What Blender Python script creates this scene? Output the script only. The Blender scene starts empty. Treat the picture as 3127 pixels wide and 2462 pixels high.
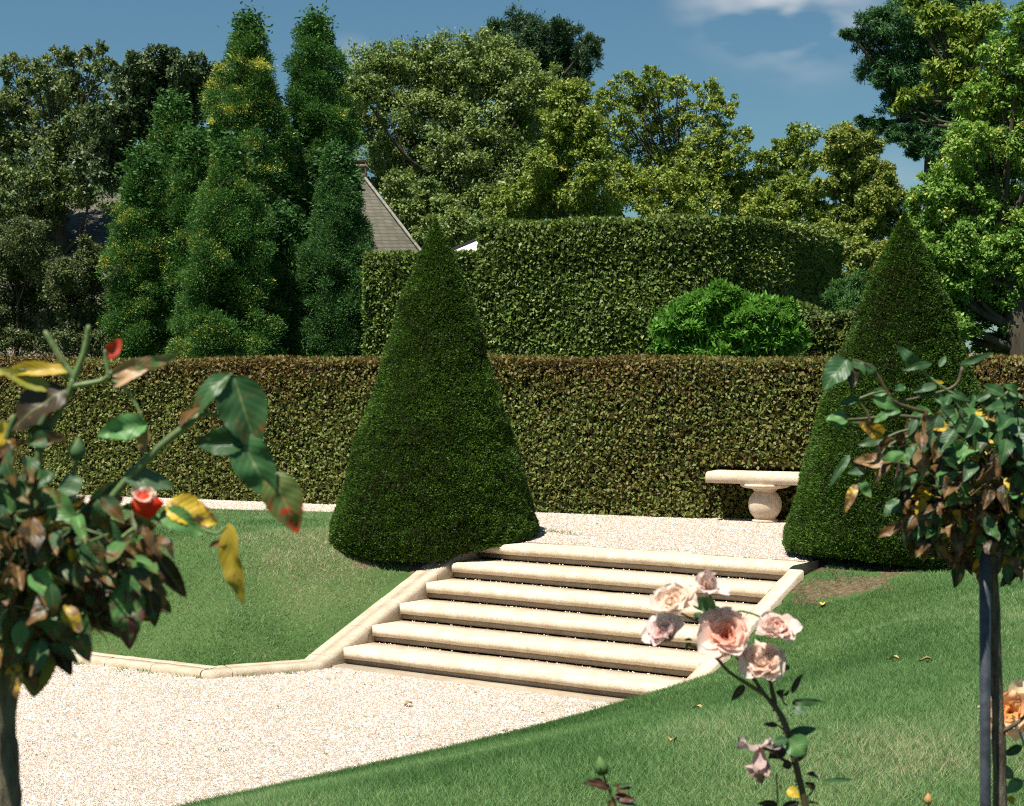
import bpy, math, random
import numpy as np
RS = np.random.RandomState(7); random.seed(7)
SC = bpy.context.scene; COL = SC.collection
rad = math.radians

# ------------------------------------------------------------------ camera model (photo pixels -> world)
S_ = 3127.0/2169.0; FP = 5500.0; EYE = np.array([0., 0., 1.67]); PIT = -math.atan(116/5500)
def at(xd, yd, Y):
    """point of the place seen at that spot of the photograph, Y metres into the garden"""
    u = (xd*S_-1563.5)/FP; v = -(yd*S_-1231)/FP
    d = np.array([u, math.cos(PIT)-v*math.sin(PIT), math.sin(PIT)+v*math.cos(PIT)])
    return EYE+d*(Y/d[1])
def mpx(Y): return S_/FP*Y          # metres per photo pixel at depth Y

# ------------------------------------------------------------------ small maths
def unit(a):
    a = np.asarray(a, float); return a/np.maximum(np.linalg.norm(a, axis=-1, keepdims=True), 1e-9)
_T = np.random.RandomState(3).rand(64, 64, 64)
def vnoise(p, s=1.0):
    p = np.asarray(p, float)*s+100.0; i = np.floor(p).astype(int); f = p-i; f = f*f*(3-2*f); r = 0
    for a in (0, 1):
        for b in (0, 1):
            for c in (0, 1):
                w = (f[..., 0] if a else 1-f[..., 0])*(f[..., 1] if b else 1-f[..., 1])*(f[..., 2] if c else 1-f[..., 2])
                r = r+w*_T[(i[..., 0]+a) % 64, (i[..., 1]+b) % 64, (i[..., 2]+c) % 64]
    return r
def rdir(n, up=0.0):
    d = RS.normal(size=(n, 3)); d[:, 2] += up; return unit(d)

# ------------------------------------------------------------------ mesh building
def build(name, blocks, mats, parent=None, smooth=False, loc=None):
    """blocks: (verts[n,3], faces[m,k], material index, {attribute: array})  -> ONE mesh object"""
    V = np.concatenate([b[0] for b in blocks]); off = 0; li = []; lt = []; mi = []
    org = np.array(parent['_o']) if parent is not None else (np.array(loc, float) if loc is not None else np.zeros(3))
    for b in blocks:
        f = np.asarray(b[1], int); li.append((f+off).ravel()); lt.append(np.full(len(f), f.shape[1])); mi.append(np.full(len(f), b[2])); off += len(b[0])
    li = np.concatenate(li); lt = np.concatenate(lt); mi = np.concatenate(mi)
    me = bpy.data.meshes.new(name); me.vertices.add(len(V)); me.vertices.foreach_set('co', (V-org).astype(np.float32).ravel())
    me.loops.add(len(li)); me.loops.foreach_set('vertex_index', li.astype(np.int32))
    me.polygons.add(len(lt)); st = np.concatenate([[0], np.cumsum(lt)[:-1]])
    me.polygons.foreach_set('loop_start', st.astype(np.int32)); me.polygons.foreach_set('loop_total', lt.astype(np.int32))
    me.polygons.foreach_set('material_index', mi.astype(np.int32))
    if smooth: me.polygons.foreach_set('use_smooth', np.ones(len(lt), bool))
    keys = set(k for b in blocks for k in (b[3] if len(b) > 3 else {}))
    for k in keys:
        ex = next(np.asarray(b[3][k]) for b in blocks if len(b) > 3 and k in b[3])
        w = 1 if ex.ndim == 1 else ex.shape[1]
        arr = np.concatenate([np.asarray(b[3][k], float).reshape(len(b[0]), w) if len(b) > 3 and k in b[3] else np.full((len(b[0]), w), .5) for b in blocks])
        if w == 1: me.attributes.new(k, 'FLOAT', 'POINT').data.foreach_set('value', arr.astype(np.float32).ravel())
        elif w == 3: me.attributes.new(k, 'FLOAT_VECTOR', 'POINT').data.foreach_set('vector', arr.astype(np.float32).ravel())
        else: me.attributes.new(k, 'FLOAT_COLOR', 'POINT').data.foreach_set('color', arr.astype(np.float32).ravel())
    for m in (mats if isinstance(mats, (list, tuple)) else [mats]): me.materials.append(m)
    me.update(calc_edges=True); me.validate()
    o = bpy.data.objects.new(name, me); COL.objects.link(o)
    if parent is not None: o.parent = parent
    else: o.location = org
    return o
def tag(o, label=None, cat=None, group=None, kind=None):
    for k, v in (('label', label), ('category', cat), ('group', group), ('kind', kind)):
        if v: o[k] = v
    return o
def thing(name, loc, label, cat, group=None):
    o = bpy.data.objects.new(name, None); COL.objects.link(o); o.empty_display_size = .3
    o.location = loc; o['_o'] = [float(c) for c in loc]
    return tag(o, label, cat, group)

def leaves(P, D, N, L, W, rnd, mat=0, fold=.15, wide=.45):
    """diamond leaves: P base, D direction, N normal"""
    D = unit(D); Sd = unit(np.cross(D, N)); N2 = np.cross(Sd, D); n = len(P)
    L = np.broadcast_to(L, (n,))[:, None]; W = np.broadcast_to(W, (n,))[:, None]
    m = P+D*L*wide-N2*W*fold
    V = np.stack([P, m+Sd*W*.5+N2*W*fold*2, P+D*L, m-Sd*W*.5+N2*W*fold*2], 1).reshape(-1, 3)
    return (V, np.arange(4*n).reshape(n, 4), mat, {'rnd': np.repeat(rnd, 4)})
def tube(pts, radii, ns=8, mat=0, rnd=.5, cap=True):
    pts = np.asarray(pts, float); n = len(pts); radii = np.broadcast_to(radii, (n,))
    T = unit(np.gradient(pts, axis=0)); ref = np.array([.31, .87, .05]) if abs(T[0][2]) > .6 else np.array([0, 0, 1.])
    A = unit(np.cross(T, ref)); B = np.cross(T, A); th = np.linspace(0, 2*np.pi, ns, endpoint=False)
    V = (pts[:, None]+radii[:, None, None]*(np.cos(th)[None, :, None]*A[:, None]+np.sin(th)[None, :, None]*B[:, None])).reshape(-1, 3)
    i, j = np.meshgrid(np.arange(n-1), np.arange(ns), indexing='ij'); k = (j+1) % ns
    F = np.stack([i*ns+j, i*ns+k, (i+1)*ns+k, (i+1)*ns+j], -1).reshape(-1, 4)
    if cap:
        V = np.concatenate([V, pts[[-1]]+T[[-1]]*radii[-1]*.5]); c = len(V)-1; b = (n-1)*ns
        F = np.concatenate([F, np.stack([b+np.arange(ns), b+(np.arange(ns)+1) % ns, np.full(ns, c), np.full(ns, c)], -1)])
        F = F.tolist(); q = [f for f in F if f[2] != f[3]]; t = [f[:3] for f in F if f[2] == f[3]]
        # triangles kept as separate faces by returning quads with a doubled centre vertex
        V = np.concatenate([V, pts[[-1]]+T[[-1]]*radii[-1]*.5001]); F = np.array(q+[[a, b2, c, c+1] for a, b2, c in t])
    return (V, F, mat, {'rnd': np.full(len(V), rnd)})
def spline(pts, n=12):
    pts = np.asarray(pts, float)
    if len(pts) < 3: return pts[0]+(pts[-1]-pts[0])*np.linspace(0, 1, n)[:, None]
    P = np.vstack([2*pts[0]-pts[1], pts, 2*pts[-1]-pts[-2]]); out = []
    seg = len(pts)-1
    for x in np.linspace(0, seg-1e-6, n):
        i = int(x); t = x-i; a, b, c, d = P[i:i+4]
        out.append(.5*((2*b)+(-a+c)*t+(2*a-5*b+4*c-d)*t*t+(-a+3*b-3*c+d)*t**3))
    return np.array(out)
def box(c, s, yaw=0., mat=0):
    x, y, z = np.array(s)/2.; V = np.array([[a, b, d] for a in (-x, x) for b in (-y, y) for d in (-z, z)], float)
    R = np.array([[math.cos(yaw), -math.sin(yaw), 0], [math.sin(yaw), math.cos(yaw), 0], [0, 0, 1]])
    return (V@R.T+np.array(c), np.array([[0, 1, 3, 2], [4, 6, 7, 5], [0, 4, 5, 1], [2, 3, 7, 6], [0, 2, 6, 4], [1, 5, 7, 3]]), mat, {})
def lathe(prof, c, ns=40, mat=0):
    prof = np.array(prof, float); n = len(prof); th = np.linspace(0, 2*np.pi, ns, endpoint=False)
    V = np.stack([prof[:, None, 0]*np.cos(th), prof[:, None, 0]*np.sin(th), np.repeat(prof[:, 1:2], ns, 1)], -1).reshape(-1, 3)+np.array(c)
    i, j = np.meshgrid(np.arange(n-1), np.arange(ns), indexing='ij'); k = (j+1) % ns
    return (V, np.stack([i*ns+j, i*ns+k, (i+1)*ns+k, (i+1)*ns+j], -1).reshape(-1, 4), mat, {})
def grid_faces(nu, nv):
    i, j = np.meshgrid(np.arange(nu-1), np.arange(nv-1), indexing='ij')
    return np.stack([i*nv+j, (i+1)*nv+j, (i+1)*nv+j+1, i*nv+j+1], -1).reshape(-1, 4)

# ------------------------------------------------------------------ materials
class NT:
    def __init__(s, name):
        s.m = bpy.data.materials.new(name); s.m.use_nodes = True; s.t = s.m.node_tree; s.t.nodes.clear()
        s.out = s.n('ShaderNodeOutputMaterial')
    def n(s, typ, **kw):
        nd = s.t.nodes.new(typ)
        for k, v in kw.items():
            if k.startswith('i_'): nd.inputs[k[2:].replace('_', ' ')].default_value = v
            else: setattr(nd, k, v)
        return nd
    def l(s, a, b): s.t.links.new(a, b)
    def ramp(s, fac, stops, interp='LINEAR'):
        r = s.n('ShaderNodeValToRGB'); r.color_ramp.interpolation = interp; e = r.color_ramp.elements
        while len(e) < len(stops): e.new(.5)
        for q, (p, c) in zip(e, stops): q.position = p; q.color = (*c, 1) if len(c) == 3 else c
        s.l(fac, r.inputs[0]); return r.outputs[0]
    def noise(s, scale, detail=4, vec=None, rough=.55):
        n = s.n('ShaderNodeTexNoise', i_Scale=scale, i_Detail=detail, i_Roughness=rough)
        if vec is not None: s.l(vec, n.inputs['Vector'])
        return n.outputs[0]
    def math(s, op, a, b=None, c=None):
        n = s.n('ShaderNodeMath', operation=op)
        for i, v in enumerate((a, b, c)):
            if v is None: continue
            if isinstance(v, (int, float)): n.inputs[i].default_value = v
            else: s.l(v, n.inputs[i])
        return n.outputs[0]
    def mix(s, f, a, b, blend='MIX'):
        n = s.n('ShaderNodeMix', data_type='RGBA', blend_type=blend)
        for k, v in ((0, f), (6, a), (7, b)):
            if isinstance(v, (int, float)): n.inputs[k].default_value = v
            elif isinstance(v, tuple): n.inputs[k].default_value = (*v, 1)
            else: s.l(v, n.inputs[k])
        return n.outputs[2]
    def attr(s, name, out='Fac'): return s.n('ShaderNodeAttribute', attribute_name=name).outputs[out]
    def pos(s): return s.n('ShaderNodeNewGeometry').outputs['Position']
    def bump(s, h, strength=.5, dist=.01):
        b = s.n('ShaderNodeBump', i_Strength=strength, i_Distance=dist); s.l(h, b.inputs['Height']); return b.outputs[0]
    def done(s, col, rough=.7, spec=.3, normal=None, transl=0., tcol=None):
        p = s.n('ShaderNodeBsdfPrincipled', i_Roughness=rough) if not hasattr(rough, 'node') else s.n('ShaderNodeBsdfPrincipled')
        if hasattr(rough, 'node'): s.l(rough, p.inputs['Roughness'])
        p.inputs['Specular IOR Level'].default_value = spec
        if isinstance(col, tuple): p.inputs['Base Color'].default_value = (*col, 1)
        else: s.l(col, p.inputs['Base Color'])
        if normal is not None: s.l(normal, p.inputs['Normal'])
        last = p.outputs[0]
        if transl:
            t = s.n('ShaderNodeBsdfTranslucent'); c = tcol if tcol is not None else col
            if isinstance(c, tuple): t.inputs[0].default_value = (*c, 1)
            else: s.l(c, t.inputs[0])
            mx = s.n('ShaderNodeMixShader'); mx.inputs[0].default_value = transl; s.l(p.outputs[0], mx.inputs[1]); s.l(t.outputs[0], mx.inputs[2]); last = mx.outputs[0]
        s.l(last, s.out.inputs[0]); return s.m
def leafmat(name, stops, patch=.25, pscale=.8, rough=.5, spec=.35, transl=.22):
    """leaf colours by each leaf's own random value, drifting over the plant in patches"""
    t = NT(name); f = t.math('ADD', t.attr('rnd'), t.math('MULTIPLY', t.math('SUBTRACT', t.noise(pscale, 3, t.pos()), .5), patch*4))
    return t.done(t.ramp(f, stops), rough, spec, transl=transl)
def barkmat(name, a, b, sc=30):
    t = NT(name); v = t.n('ShaderNodeMapping'); v.inputs['Scale'].default_value = (1, 1, .18); t.l(t.pos(), v.inputs[0])
    h = t.noise(sc, 6, v.outputs[0], .65)
    return t.done(t.ramp(h, [(.3, a), (.7, b)]), .9, .15, t.bump(h, .8, .02))

def M_(*c): return tuple(c)
m_twig = barkmat('twig', (.018, .014, .009), (.05, .04, .026), 20)
m_bark = barkmat('bark', (.03, .024, .017), (.10, .085, .062), 9)
m_yew = leafmat('yew_needles', [(0, (0.050, 0.050, 0.011)), (.08, (0.029, 0.062, 0.008)), (.42, (0.051, 0.110, 0.013)), (.75, (0.088, 0.176, 0.021)), (1, (0.176, 0.220, 0.038))], .2, 1.2, .55, .22, .22)
m_hedge = leafmat('beech_hedge_leaves', [(0, (0.115, 0.073, 0.022)), (.2, (0.230, 0.165, 0.055)), (.38, (0.190, 0.177, 0.046)), (.6, (0.144, 0.195, 0.046)), (.85, (0.172, 0.224, 0.055)), (1, (0.345, 0.342, 0.105))], .3, .5, .55, .25, .25)
m_horn = leafmat('hornbeam_leaves', [(0, (0.058, 0.099, 0.019)), (.5, (0.144, 0.216, 0.043)), (.85, (0.242, 0.296, 0.064)), (1, (0.406, 0.413, 0.122))], .2, .4, .5, .3, .25)
m_laurel = leafmat('laurel_leaves', [(0, (0.072, 0.172, 0.022)), (.5, (0.144, 0.333, 0.044)), (1, (0.240, 0.460, 0.083))], .15, 1, .45, .22, .35)
m_shrub = leafmat('privet_leaves', [(0, (0.046, 0.078, 0.018)), (.5, (0.111, 0.176, 0.038)), (.85, (0.208, 0.215, 0.048)), (1, (0.351, 0.247, 0.036))], .3, .8)
m_linden = leafmat('linden_leaves', [(0, (0.081, 0.128, 0.030)), (.5, (0.188, 0.265, 0.065)), (.85, (0.268, 0.334, 0.095)), (1, (0.391, 0.402, 0.115))], .14, .35)
m_locust = leafmat('locust_leaves', [(0, (0.092, 0.149, 0.020)), (.5, (0.231, 0.315, 0.050)), (.8, (0.325, 0.385, 0.069)), (1, (0.464, 0.368, 0.063))], .18, .35)
m_autumn = leafmat('turning_leaves', [(0, (0.102, 0.150, 0.026)), (.5, (0.232, 0.300, 0.058)), (.85, (0.348, 0.360, 0.072)), (.96, (0.464, 0.360, 0.072)), (1, (0.522, 0.285, 0.065))], .12, .5)
m_maple = leafmat('maple_leaves', [(0, (0.057, 0.094, 0.026)), (.5, (0.131, 0.188, 0.055)), (1, (0.245, 0.264, 0.085))], .18, .3)
m_dark = leafmat('dark_leaves', [(0, (0.033, 0.061, 0.022)), (.5, (0.073, 0.119, 0.044)), (1, (0.137, 0.182, 0.078))], .15, .3, .45, .4, .18)
m_bright = leafmat('bright_leaves', [(0, (0.089, 0.181, 0.028)), (.45, (0.177, 0.338, 0.056)), (.8, (0.310, 0.450, 0.078)), (1, (0.637, 0.541, 0.123))], .2, .45, .5, .35, .3)
m_chest = leafmat('chestnut_leaves', [(0, (0.126, 0.210, 0.030)), (.6, (0.231, 0.326, 0.050)), (.92, (0.336, 0.347, 0.050)), (1, (0.483, 0.336, 0.030))], .12, .8, .5, .25, .3)
m_pine = leafmat('pine_needles', [(0, (0.024, 0.052, 0.020)), (.6, (0.050, 0.104, 0.042)), (1, (0.090, 0.150, 0.066))], .1, .5, .5, .3, .15)
m_cedar = leafmat('cedar_needles', [(0, (0.025, 0.070, 0.020)), (.6, (0.055, 0.147, 0.041)), (1, (0.117, 0.233, 0.065))], .12, .6, .5, .3, .15)
m_thuja = leafmat('cypress_sprays', [(0, (0.033, 0.092, 0.020)), (.55, (0.083, 0.201, 0.042)), (.8, (0.121, 0.241, 0.050)), (.86, (0.396, 0.437, 0.080)), (1, (0.605, 0.598, 0.120))], .05, .5, .55, .2, .25)
m_blue = leafmat('blue_cypress_sprays', [(0, (0.032, 0.092, 0.024)), (.6, (0.083, 0.190, 0.048)), (.95, (0.127, 0.230, 0.064)), (1, (0.380, 0.368, 0.072))], .05, .6, .55, .2, .22)
m_thin = leafmat('thin_shrub_leaves', [(0, (0.042, 0.047, 0.019)), (.5, (0.090, 0.120, 0.036)), (1, (0.156, 0.189, 0.066))], .3, .5)
m_grass = leafmat('grass_blades', [(0, (.058, .135, .034)), (.35, (.125, .255, .078)), (.65, (.205, .345, .135)), (.93, (.30, .36, .17)), (1, (.5, .46, .28))], .16, .7, .55, .22, .4)

# ------------------------------------------------------------------ the stair frame
YA = rad(35.4); P0 = np.array([-1.465, 15.35]); SA = np.array([math.cos(YA), -math.sin(YA)]); SB = np.array([math.sin(YA), math.cos(YA)])
TR, RI, WD, ZC = .381, .15, 3.312, -.9
def stair(u, v, z): p = P0+SA*u+SB*v; return np.array([p[0], p[1], z])
def stairs_uv(x, y): return (x-P0[0])*SA[0]+(y-P0[1])*SA[1], (x-P0[0])*SB[0]+(y-P0[1])*SB[1]

# ------------------------------------------------------------------ ground
SR = P0+SA*WD
FOOT = [((-14, 21.9), (-3.8, 15.53), 1.9, 1.9, -.19, -.19), ((-3.8, 15.53), (-2.48, 14.70), 1.9, 1.9, -.19, -.19),
        ((-2.48, 14.70), (-1.76, 15.19), 1.9, 1.9, -.19, -.17), ((-1.66, 15.35), tuple(SR), 2.28, 2.28, .25, .25),
        (tuple(SR+np.array([.02, 0])), (.874, 13.5), 2.28, 2.28, .25, .02), ((.874, 13.5), (-.455, 12.0), 2.28, 3.3, .02, 0),
        ((-.455, 12.), (-1.83, 10.49), 3.3, 3.3, 0, 0), ((-1.83, 10.49), (-9, 2.4), 3.3, 3.3, 0, 0), ((-9, 2.4), (-30, 2.4), 3.3, 3.3, 0, 0)]
COURT = np.array([(-30, 21.9), (-14, 21.9), (-3.8, 15.53), (-2.48, 14.70), (-1.76, 15.19), tuple(P0), tuple(SR), (.874, 13.5), (-.455, 12.), (-1.83, 10.49), (-9, 2.4), (-30, 2.4)])
def inside(x, y, poly):
    r = np.zeros(x.shape, bool); n = len(poly)
    for i in range(n):
        (x1, y1), (x2, y2) = poly[i], poly[(i+1) % n]
        c = ((y1 > y) != (y2 > y)) & (x < (x2-x1)*(y-y1)/((y2-y1) if y2 != y1 else 1e-9)+x1); r ^= c
    return r
def terrain(x, y, cut=False):
    x = np.asarray(x, float); y = np.asarray(y, float); s = np.full(x.shape, 9.)
    for (a, b, r0, r1, o0, o1) in FOOT:
        a = np.array(a); b = np.array(b); d = b-a; t = np.clip(((x-a[0])*d[0]+(y-a[1])*d[1])/(d@d), 0, 1)
        q = (np.hypot(x-a[0]-t*d[0], y-a[1]-t*d[1])+o0+(o1-o0)*t)/(r0+(r1-r0)*t); s = np.minimum(s, q)
    s = np.maximum(s, 0); k = .22; h = np.clip(.5+.5*(1-s)/k, 0, 1); g = 1*(1-h)+s*h-k*h*(1-h)
    z = ZC+.9*g+(vnoise(np.stack([x, y, 0*x], -1), .9)-.5)*.035*np.clip(s*2, 0, 1)
    z = np.where(inside(x, y, COURT), ZC-.06, z)
    if cut:
        u, v = stairs_uv(x, y); z = np.where((u > -.13) & (u < WD+.09) & (v > -.2) & (v < 5*TR+.45), z-.45, z); z = np.where(inside(x, y, TERR), np.minimum(z, -.05), z)
    return z
HA = rad(25.1); HD = np.array([math.cos(HA), -math.sin(HA)]); HN = np.array([math.sin(HA), math.cos(HA)]); HP = np.array([2.10, 19.5])
def hedge_xy(s, off=0.): return HP+HD*s+HN*off
tl = P0+SB*(5*TR+.3); trr = P0+SA*WD+SB*(5*TR+.3)
TERR = np.array([tuple(hedge_xy(-16, .4)), tuple(hedge_xy(-16, -1.5)), (-3.51, 20.78), (-2.1, 20.4), (-.9, 19.9), (-.1, 19.2), (.15, 18.2), tuple(tl), tuple(trr), (2.9, 16.3), (3.6, 16.9), tuple(hedge_xy(4.5, -1.1)), tuple(hedge_xy(12, -1.1)), tuple(hedge_xy(12, .4))])
ax = np.concatenate([-np.geomspace(600, 10.6, 16), np.arange(-10, 12.01, .1), np.geomspace(12.7, 600, 16)])
ay = np.concatenate([-np.geomspace(300, .6, 14), np.arange(0, 26.01, .1), np.geomspace(26.8, 900, 20)])
gx, gy = np.meshgrid(ax, ay, indexing='ij'); gz = terrain(gx, gy, True)
CONE1 = np.array([-.74, 17.5]); CONE2 = np.array([3.405, 15.66])
t = NT('lawn_turf'); p = t.pos(); n1 = t.noise(1.3, 5, p); n2 = t.noise(60, 3, p)
base = t.ramp(t.math('ADD', t.math('MULTIPLY', n1, .6), t.math('MULTIPLY', n2, .4)), [(.3, (.035, .075, .02)), (.55, (.075, .13, .04)), (.75, (.13, .14, .06))])
def nearxy(t, p, c, r, soft):
    s = t.n('ShaderNodeVectorMath', operation='DISTANCE'); mp = t.n('ShaderNodeMapping'); mp.inputs['Scale'].default_value = (1, 1, 0); t.l(p, mp.inputs[0]); t.l(mp.outputs[0], s.inputs[0]); s.inputs[1].default_value = (c[0], c[1], 0)
    d = t.math('ADD', s.outputs['Value'], t.math('MULTIPLY', t.math('SUBTRACT', t.noise(3.6, 6, p), .5), 1.0))
    return t.math('SUBTRACT', 1.0, t.n('ShaderNodeClamp').outputs[0]) if False else t.math('MULTIPLY', t.math('LESS_THAN', d, r), 1.0)
soil = t.ramp(t.noise(25, 5, p), [(.3, (.07, .05, .03)), (.7, (.19, .14, .085))])
BARE = [stair(WD+.42, 4.35*TR, 0)[:2], stair(WD+.75, 4.6*TR, 0)[:2]]
f = t.math('MAXIMUM', nearxy(t, p, CONE1+np.array([-.02, -.02]), .84, .2), nearxy(t, p, CONE2+np.array([-.04, -.06]), .95, .2))
for bp_ in BARE: f = t.math('MAXIMUM', f, nearxy(t, p, bp_, .24, .2))
m_lawn = t.done(t.mix(f, base, soil), .95, .1, t.bump(n2, .6, .03))
V = np.stack([gx, gy, gz], -1).reshape(-1, 3)
tag(build('lawn', [(V, grid_faces(len(ax), len(ay)), 0)], m_lawn, smooth=True), kind='structure')

def gravel(name, sc):
    t = NT(name); p = t.pos(); v = t.n('ShaderNodeTexVoronoi', i_Scale=sc); t.l(p, v.inputs['Vector'])
    rn = t.n('ShaderNodeSeparateColor'); t.l(v.outputs['Color'], rn.inputs[0])
    c = t.ramp(rn.outputs[0], [(0, (.26, .20, .14)), (.10, (.50, .40, .32)), (.25, (.83, .67, .56)), (.7, (.94, .775, .665)), (1, (.95, .83, .74))])
    big = t.noise(1.1, 5, p); c = t.mix(t.math('MULTIPLY', t.ramp(big, [(.45, (0, 0, 0)), (.75, (1, 1, 1))]), .28), c, (.55, .46, .34))
    sp = t.ramp(t.noise(75, 2, p, .6), [(.60, (0, 0, 0)), (.66, (1, 1, 1))]); c = t.mix(t.math('MULTIPLY', sp, .7), c, (.13, .105, .05))
    return t.done(c, .9, .2, t.bump(v.outputs['Distance'], 1.0, .02))
m_grav = gravel('pale_gravel', 120)
t = NT('pebble'); m_peb = t.done(t.ramp(t.attr('rnd'), [(0, (.10, .08, .04)), (.10, (.26, .21, .13)), (.16, (.79, .64, .53)), (1, (.95, .81, .71))]), .85, .25)
cx = COURT.copy(); cx = np.array([(-30, 22.6), (-13.6, 22.6), (-3.6, 15.75), (-2.45, 15.0), (-1.7, 15.4), tuple(P0+SB*.1), tuple(SR+SB*.1+SA*.3), (1.1, 13.3), (-.1, 11.6), (-1.4, 10.0), (-8.6, 1.9), (-30, 1.9)])
def sheet(name, poly, z, mat, res=.25):
    """a ground sheet filling a polygon, with a little unevenness"""
    x0, y0 = poly.min(0); x1, y1 = poly.max(0); bmv = [np.array([*p_, z]) for p_ in poly]
    o = build(name, [(np.array(bmv), np.arange(len(poly))[None, :], 0)], mat); return tag(o, kind='structure')
sheet('gravel_court', cx, ZC, m_grav)
sheet('gravel_terrace', TERR, .004, m_grav)
def scatter(poly, dens, ylo, yhi, xf=.34, xm=1.):
    n = int((yhi-ylo)*2*(xf*yhi+xm)*dens); y = RS.uniform(ylo, yhi, n); x = RS.uniform(-1, 1, n)*(xf*yhi+xm)
    k = (abs(x) < xf*y+xm) & inside(x, y, poly); return x[k], y[k]
def pebbles(name, poly, z, dens, ylo, yhi, label):
    x, y = scatter(poly, dens, ylo, yhi); n = len(x); r = RS.uniform(.003, .0085, n)*(1+(RS.rand(n) < .04)*.8); th = RS.uniform(0, 6.28, n)
    V = np.zeros((n, 5, 3))
    for k in range(4):
        a = th+k*np.pi/2+RS.uniform(-.35, .35, n); q = r*RS.uniform(.75, 1.25, n)
        V[:, k] = np.stack([x+np.cos(a)*q, y+np.sin(a)*q, np.full(n, z-.002)+RS.uniform(0, .003, n)], -1)
    V[:, 4] = np.stack([x+r*RS.uniform(-.4, .4, n), y+r*RS.uniform(-.4, .4, n), z+r*RS.uniform(.5, 1.0, n)], -1)
    b = np.arange(n)[:, None]*5; F = np.concatenate([b+np.array([[i, (i+1) % 4, 4]]) for i in range(4)])
    tag(build(name, [(V.reshape(-1, 3), F, 0, {'rnd': np.repeat(RS.rand(n), 5)})], m_peb), label, 'gravel', kind='stuff')
pebbles('gravel_stones', COURT, ZC, 1500, 9, 15.4, 'loose pale gravel stones of the sunken court')
pebbles('gravel_stones', TERR, .004, 900, 15.2, 22.5, 'loose pale gravel stones on the terrace by the hedge')

# grass blades: drier on the crests and beside the stairs, darker low on the right bank, paler higher up
def blade_tone(x, y):
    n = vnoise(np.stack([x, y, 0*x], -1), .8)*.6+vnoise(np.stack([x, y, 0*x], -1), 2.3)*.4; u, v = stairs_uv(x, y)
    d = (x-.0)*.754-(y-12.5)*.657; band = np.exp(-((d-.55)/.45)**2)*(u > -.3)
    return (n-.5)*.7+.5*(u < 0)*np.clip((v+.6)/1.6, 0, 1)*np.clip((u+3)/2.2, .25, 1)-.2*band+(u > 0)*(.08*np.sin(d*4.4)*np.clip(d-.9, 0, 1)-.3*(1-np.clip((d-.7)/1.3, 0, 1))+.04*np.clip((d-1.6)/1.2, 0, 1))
def grass(name, test, dens, ylo, yhi, h, w, label, xf=.34, xm=1.2):
    n = int((yhi-ylo)*2*(xf*yhi+xm)*dens); y = RS.uniform(ylo, yhi, n); x = RS.uniform(-1, 1, n)*(xf*yhi+xm); k = (abs(x) < xf*y+xm) & test(x, y); x, y = x[k], y[k]
    k = ~inside(x, y, COURT) & ~inside(x, y, TERR); u, v = stairs_uv(x, y); k &= ~((u > -.33) & (u < WD+.2) & (v > -.33) & (v < 5*TR+.5))
    dc = np.minimum(np.hypot(x-CONE1[0]+.02, y-CONE1[1]+.02), np.hypot(x-CONE2[0]+.04, y-CONE2[1]+.06))+(vnoise(np.stack([x, y, 0*x], -1), 2.6)-.5)*.5
    k &= RS.rand(len(x)) < np.clip((dc-.82)/.25, .12, 1)
    for bp_ in BARE: k &= (np.hypot(x-bp_[0], y-bp_[1])+(vnoise(np.stack([x, y, 0*x], -1), 4)-.5)*.5 > .24) | (RS.rand(len(x)) < .22)
    for (a, b, *_r) in FOOT[:3]:
        a = np.array(a); d = np.array(b)-a; tt = np.clip(((x-a[0])*d[0]+(y-a[1])*d[1])/(d@d), 0, 1); k &= np.hypot(x-a[0]-tt*d[0], y-a[1]-tt*d[1]) > .235
    x, y = x[k], y[k]; n = len(x); z = terrain(x, y)-.004
    hh = h*.78*RS.uniform(.45, 1.15, n)*(.7+.6*vnoise(np.stack([x, y, 0*x], -1), 2.2)); th = RS.uniform(0, 6.28, n); ln = RS.uniform(.25, 1.6, n)
    P = np.stack([x, y, z], -1); side = np.stack([np.cos(th), np.sin(th), 0*th], -1)*w*RS.uniform(.6, 1.3, n)[:, None]; ph = RS.uniform(0, 6.28, n)
    lean = np.stack([np.cos(ph)*ln, np.sin(ph)*ln, np.ones(n)], -1)*hh[:, None]
    V = np.stack([P-side, P+side, P+lean], 1).reshape(-1, 3); rn = np.clip(RS.normal(.42, .2, n)+.35*(RS.rand(n) < .02)+.4*np.clip(1.9-dc[k], 0, 1)+blade_tone(x, y), 0, 1)
    tag(build(name, [(V, np.arange(3*n).reshape(n, 3), 0, {'rnd': np.repeat(rn, 3)})], m_grass), label, 'grass', kind='stuff')
right = lambda x, y: (x-.0)*.754-(y-12.5)*.657 > -1.6
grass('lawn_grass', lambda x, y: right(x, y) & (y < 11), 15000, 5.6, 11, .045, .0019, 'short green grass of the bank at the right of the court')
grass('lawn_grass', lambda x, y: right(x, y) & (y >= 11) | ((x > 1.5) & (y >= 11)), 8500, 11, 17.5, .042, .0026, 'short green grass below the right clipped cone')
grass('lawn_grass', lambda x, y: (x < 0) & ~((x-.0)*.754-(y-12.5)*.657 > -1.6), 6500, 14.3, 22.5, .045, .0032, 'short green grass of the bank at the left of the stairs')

# soil bed the roses stand in
t = NT('bed_soil'); sn = t.noise(18, 6, t.pos()); m_soil = t.done(t.ramp(sn, [(.3, (.03, .022, .014)), (.7, (.09, .065, .042))]), .95, .1, t.bump(sn, 1, .05))
gx2, gy2 = np.meshgrid(np.linspace(-4, 4, 60), np.linspace(1.2, 4.3, 30), indexing='ij')
tag(build('flower_bed', [(np.stack([gx2, gy2, terrain(gx2, gy2)+.02+.02*vnoise(np.stack([gx2, gy2, 0*gx2], -1), 4)], -1).reshape(-1, 3), grid_faces(60, 30), 0)], m_soil, smooth=True), kind='structure')

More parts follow.
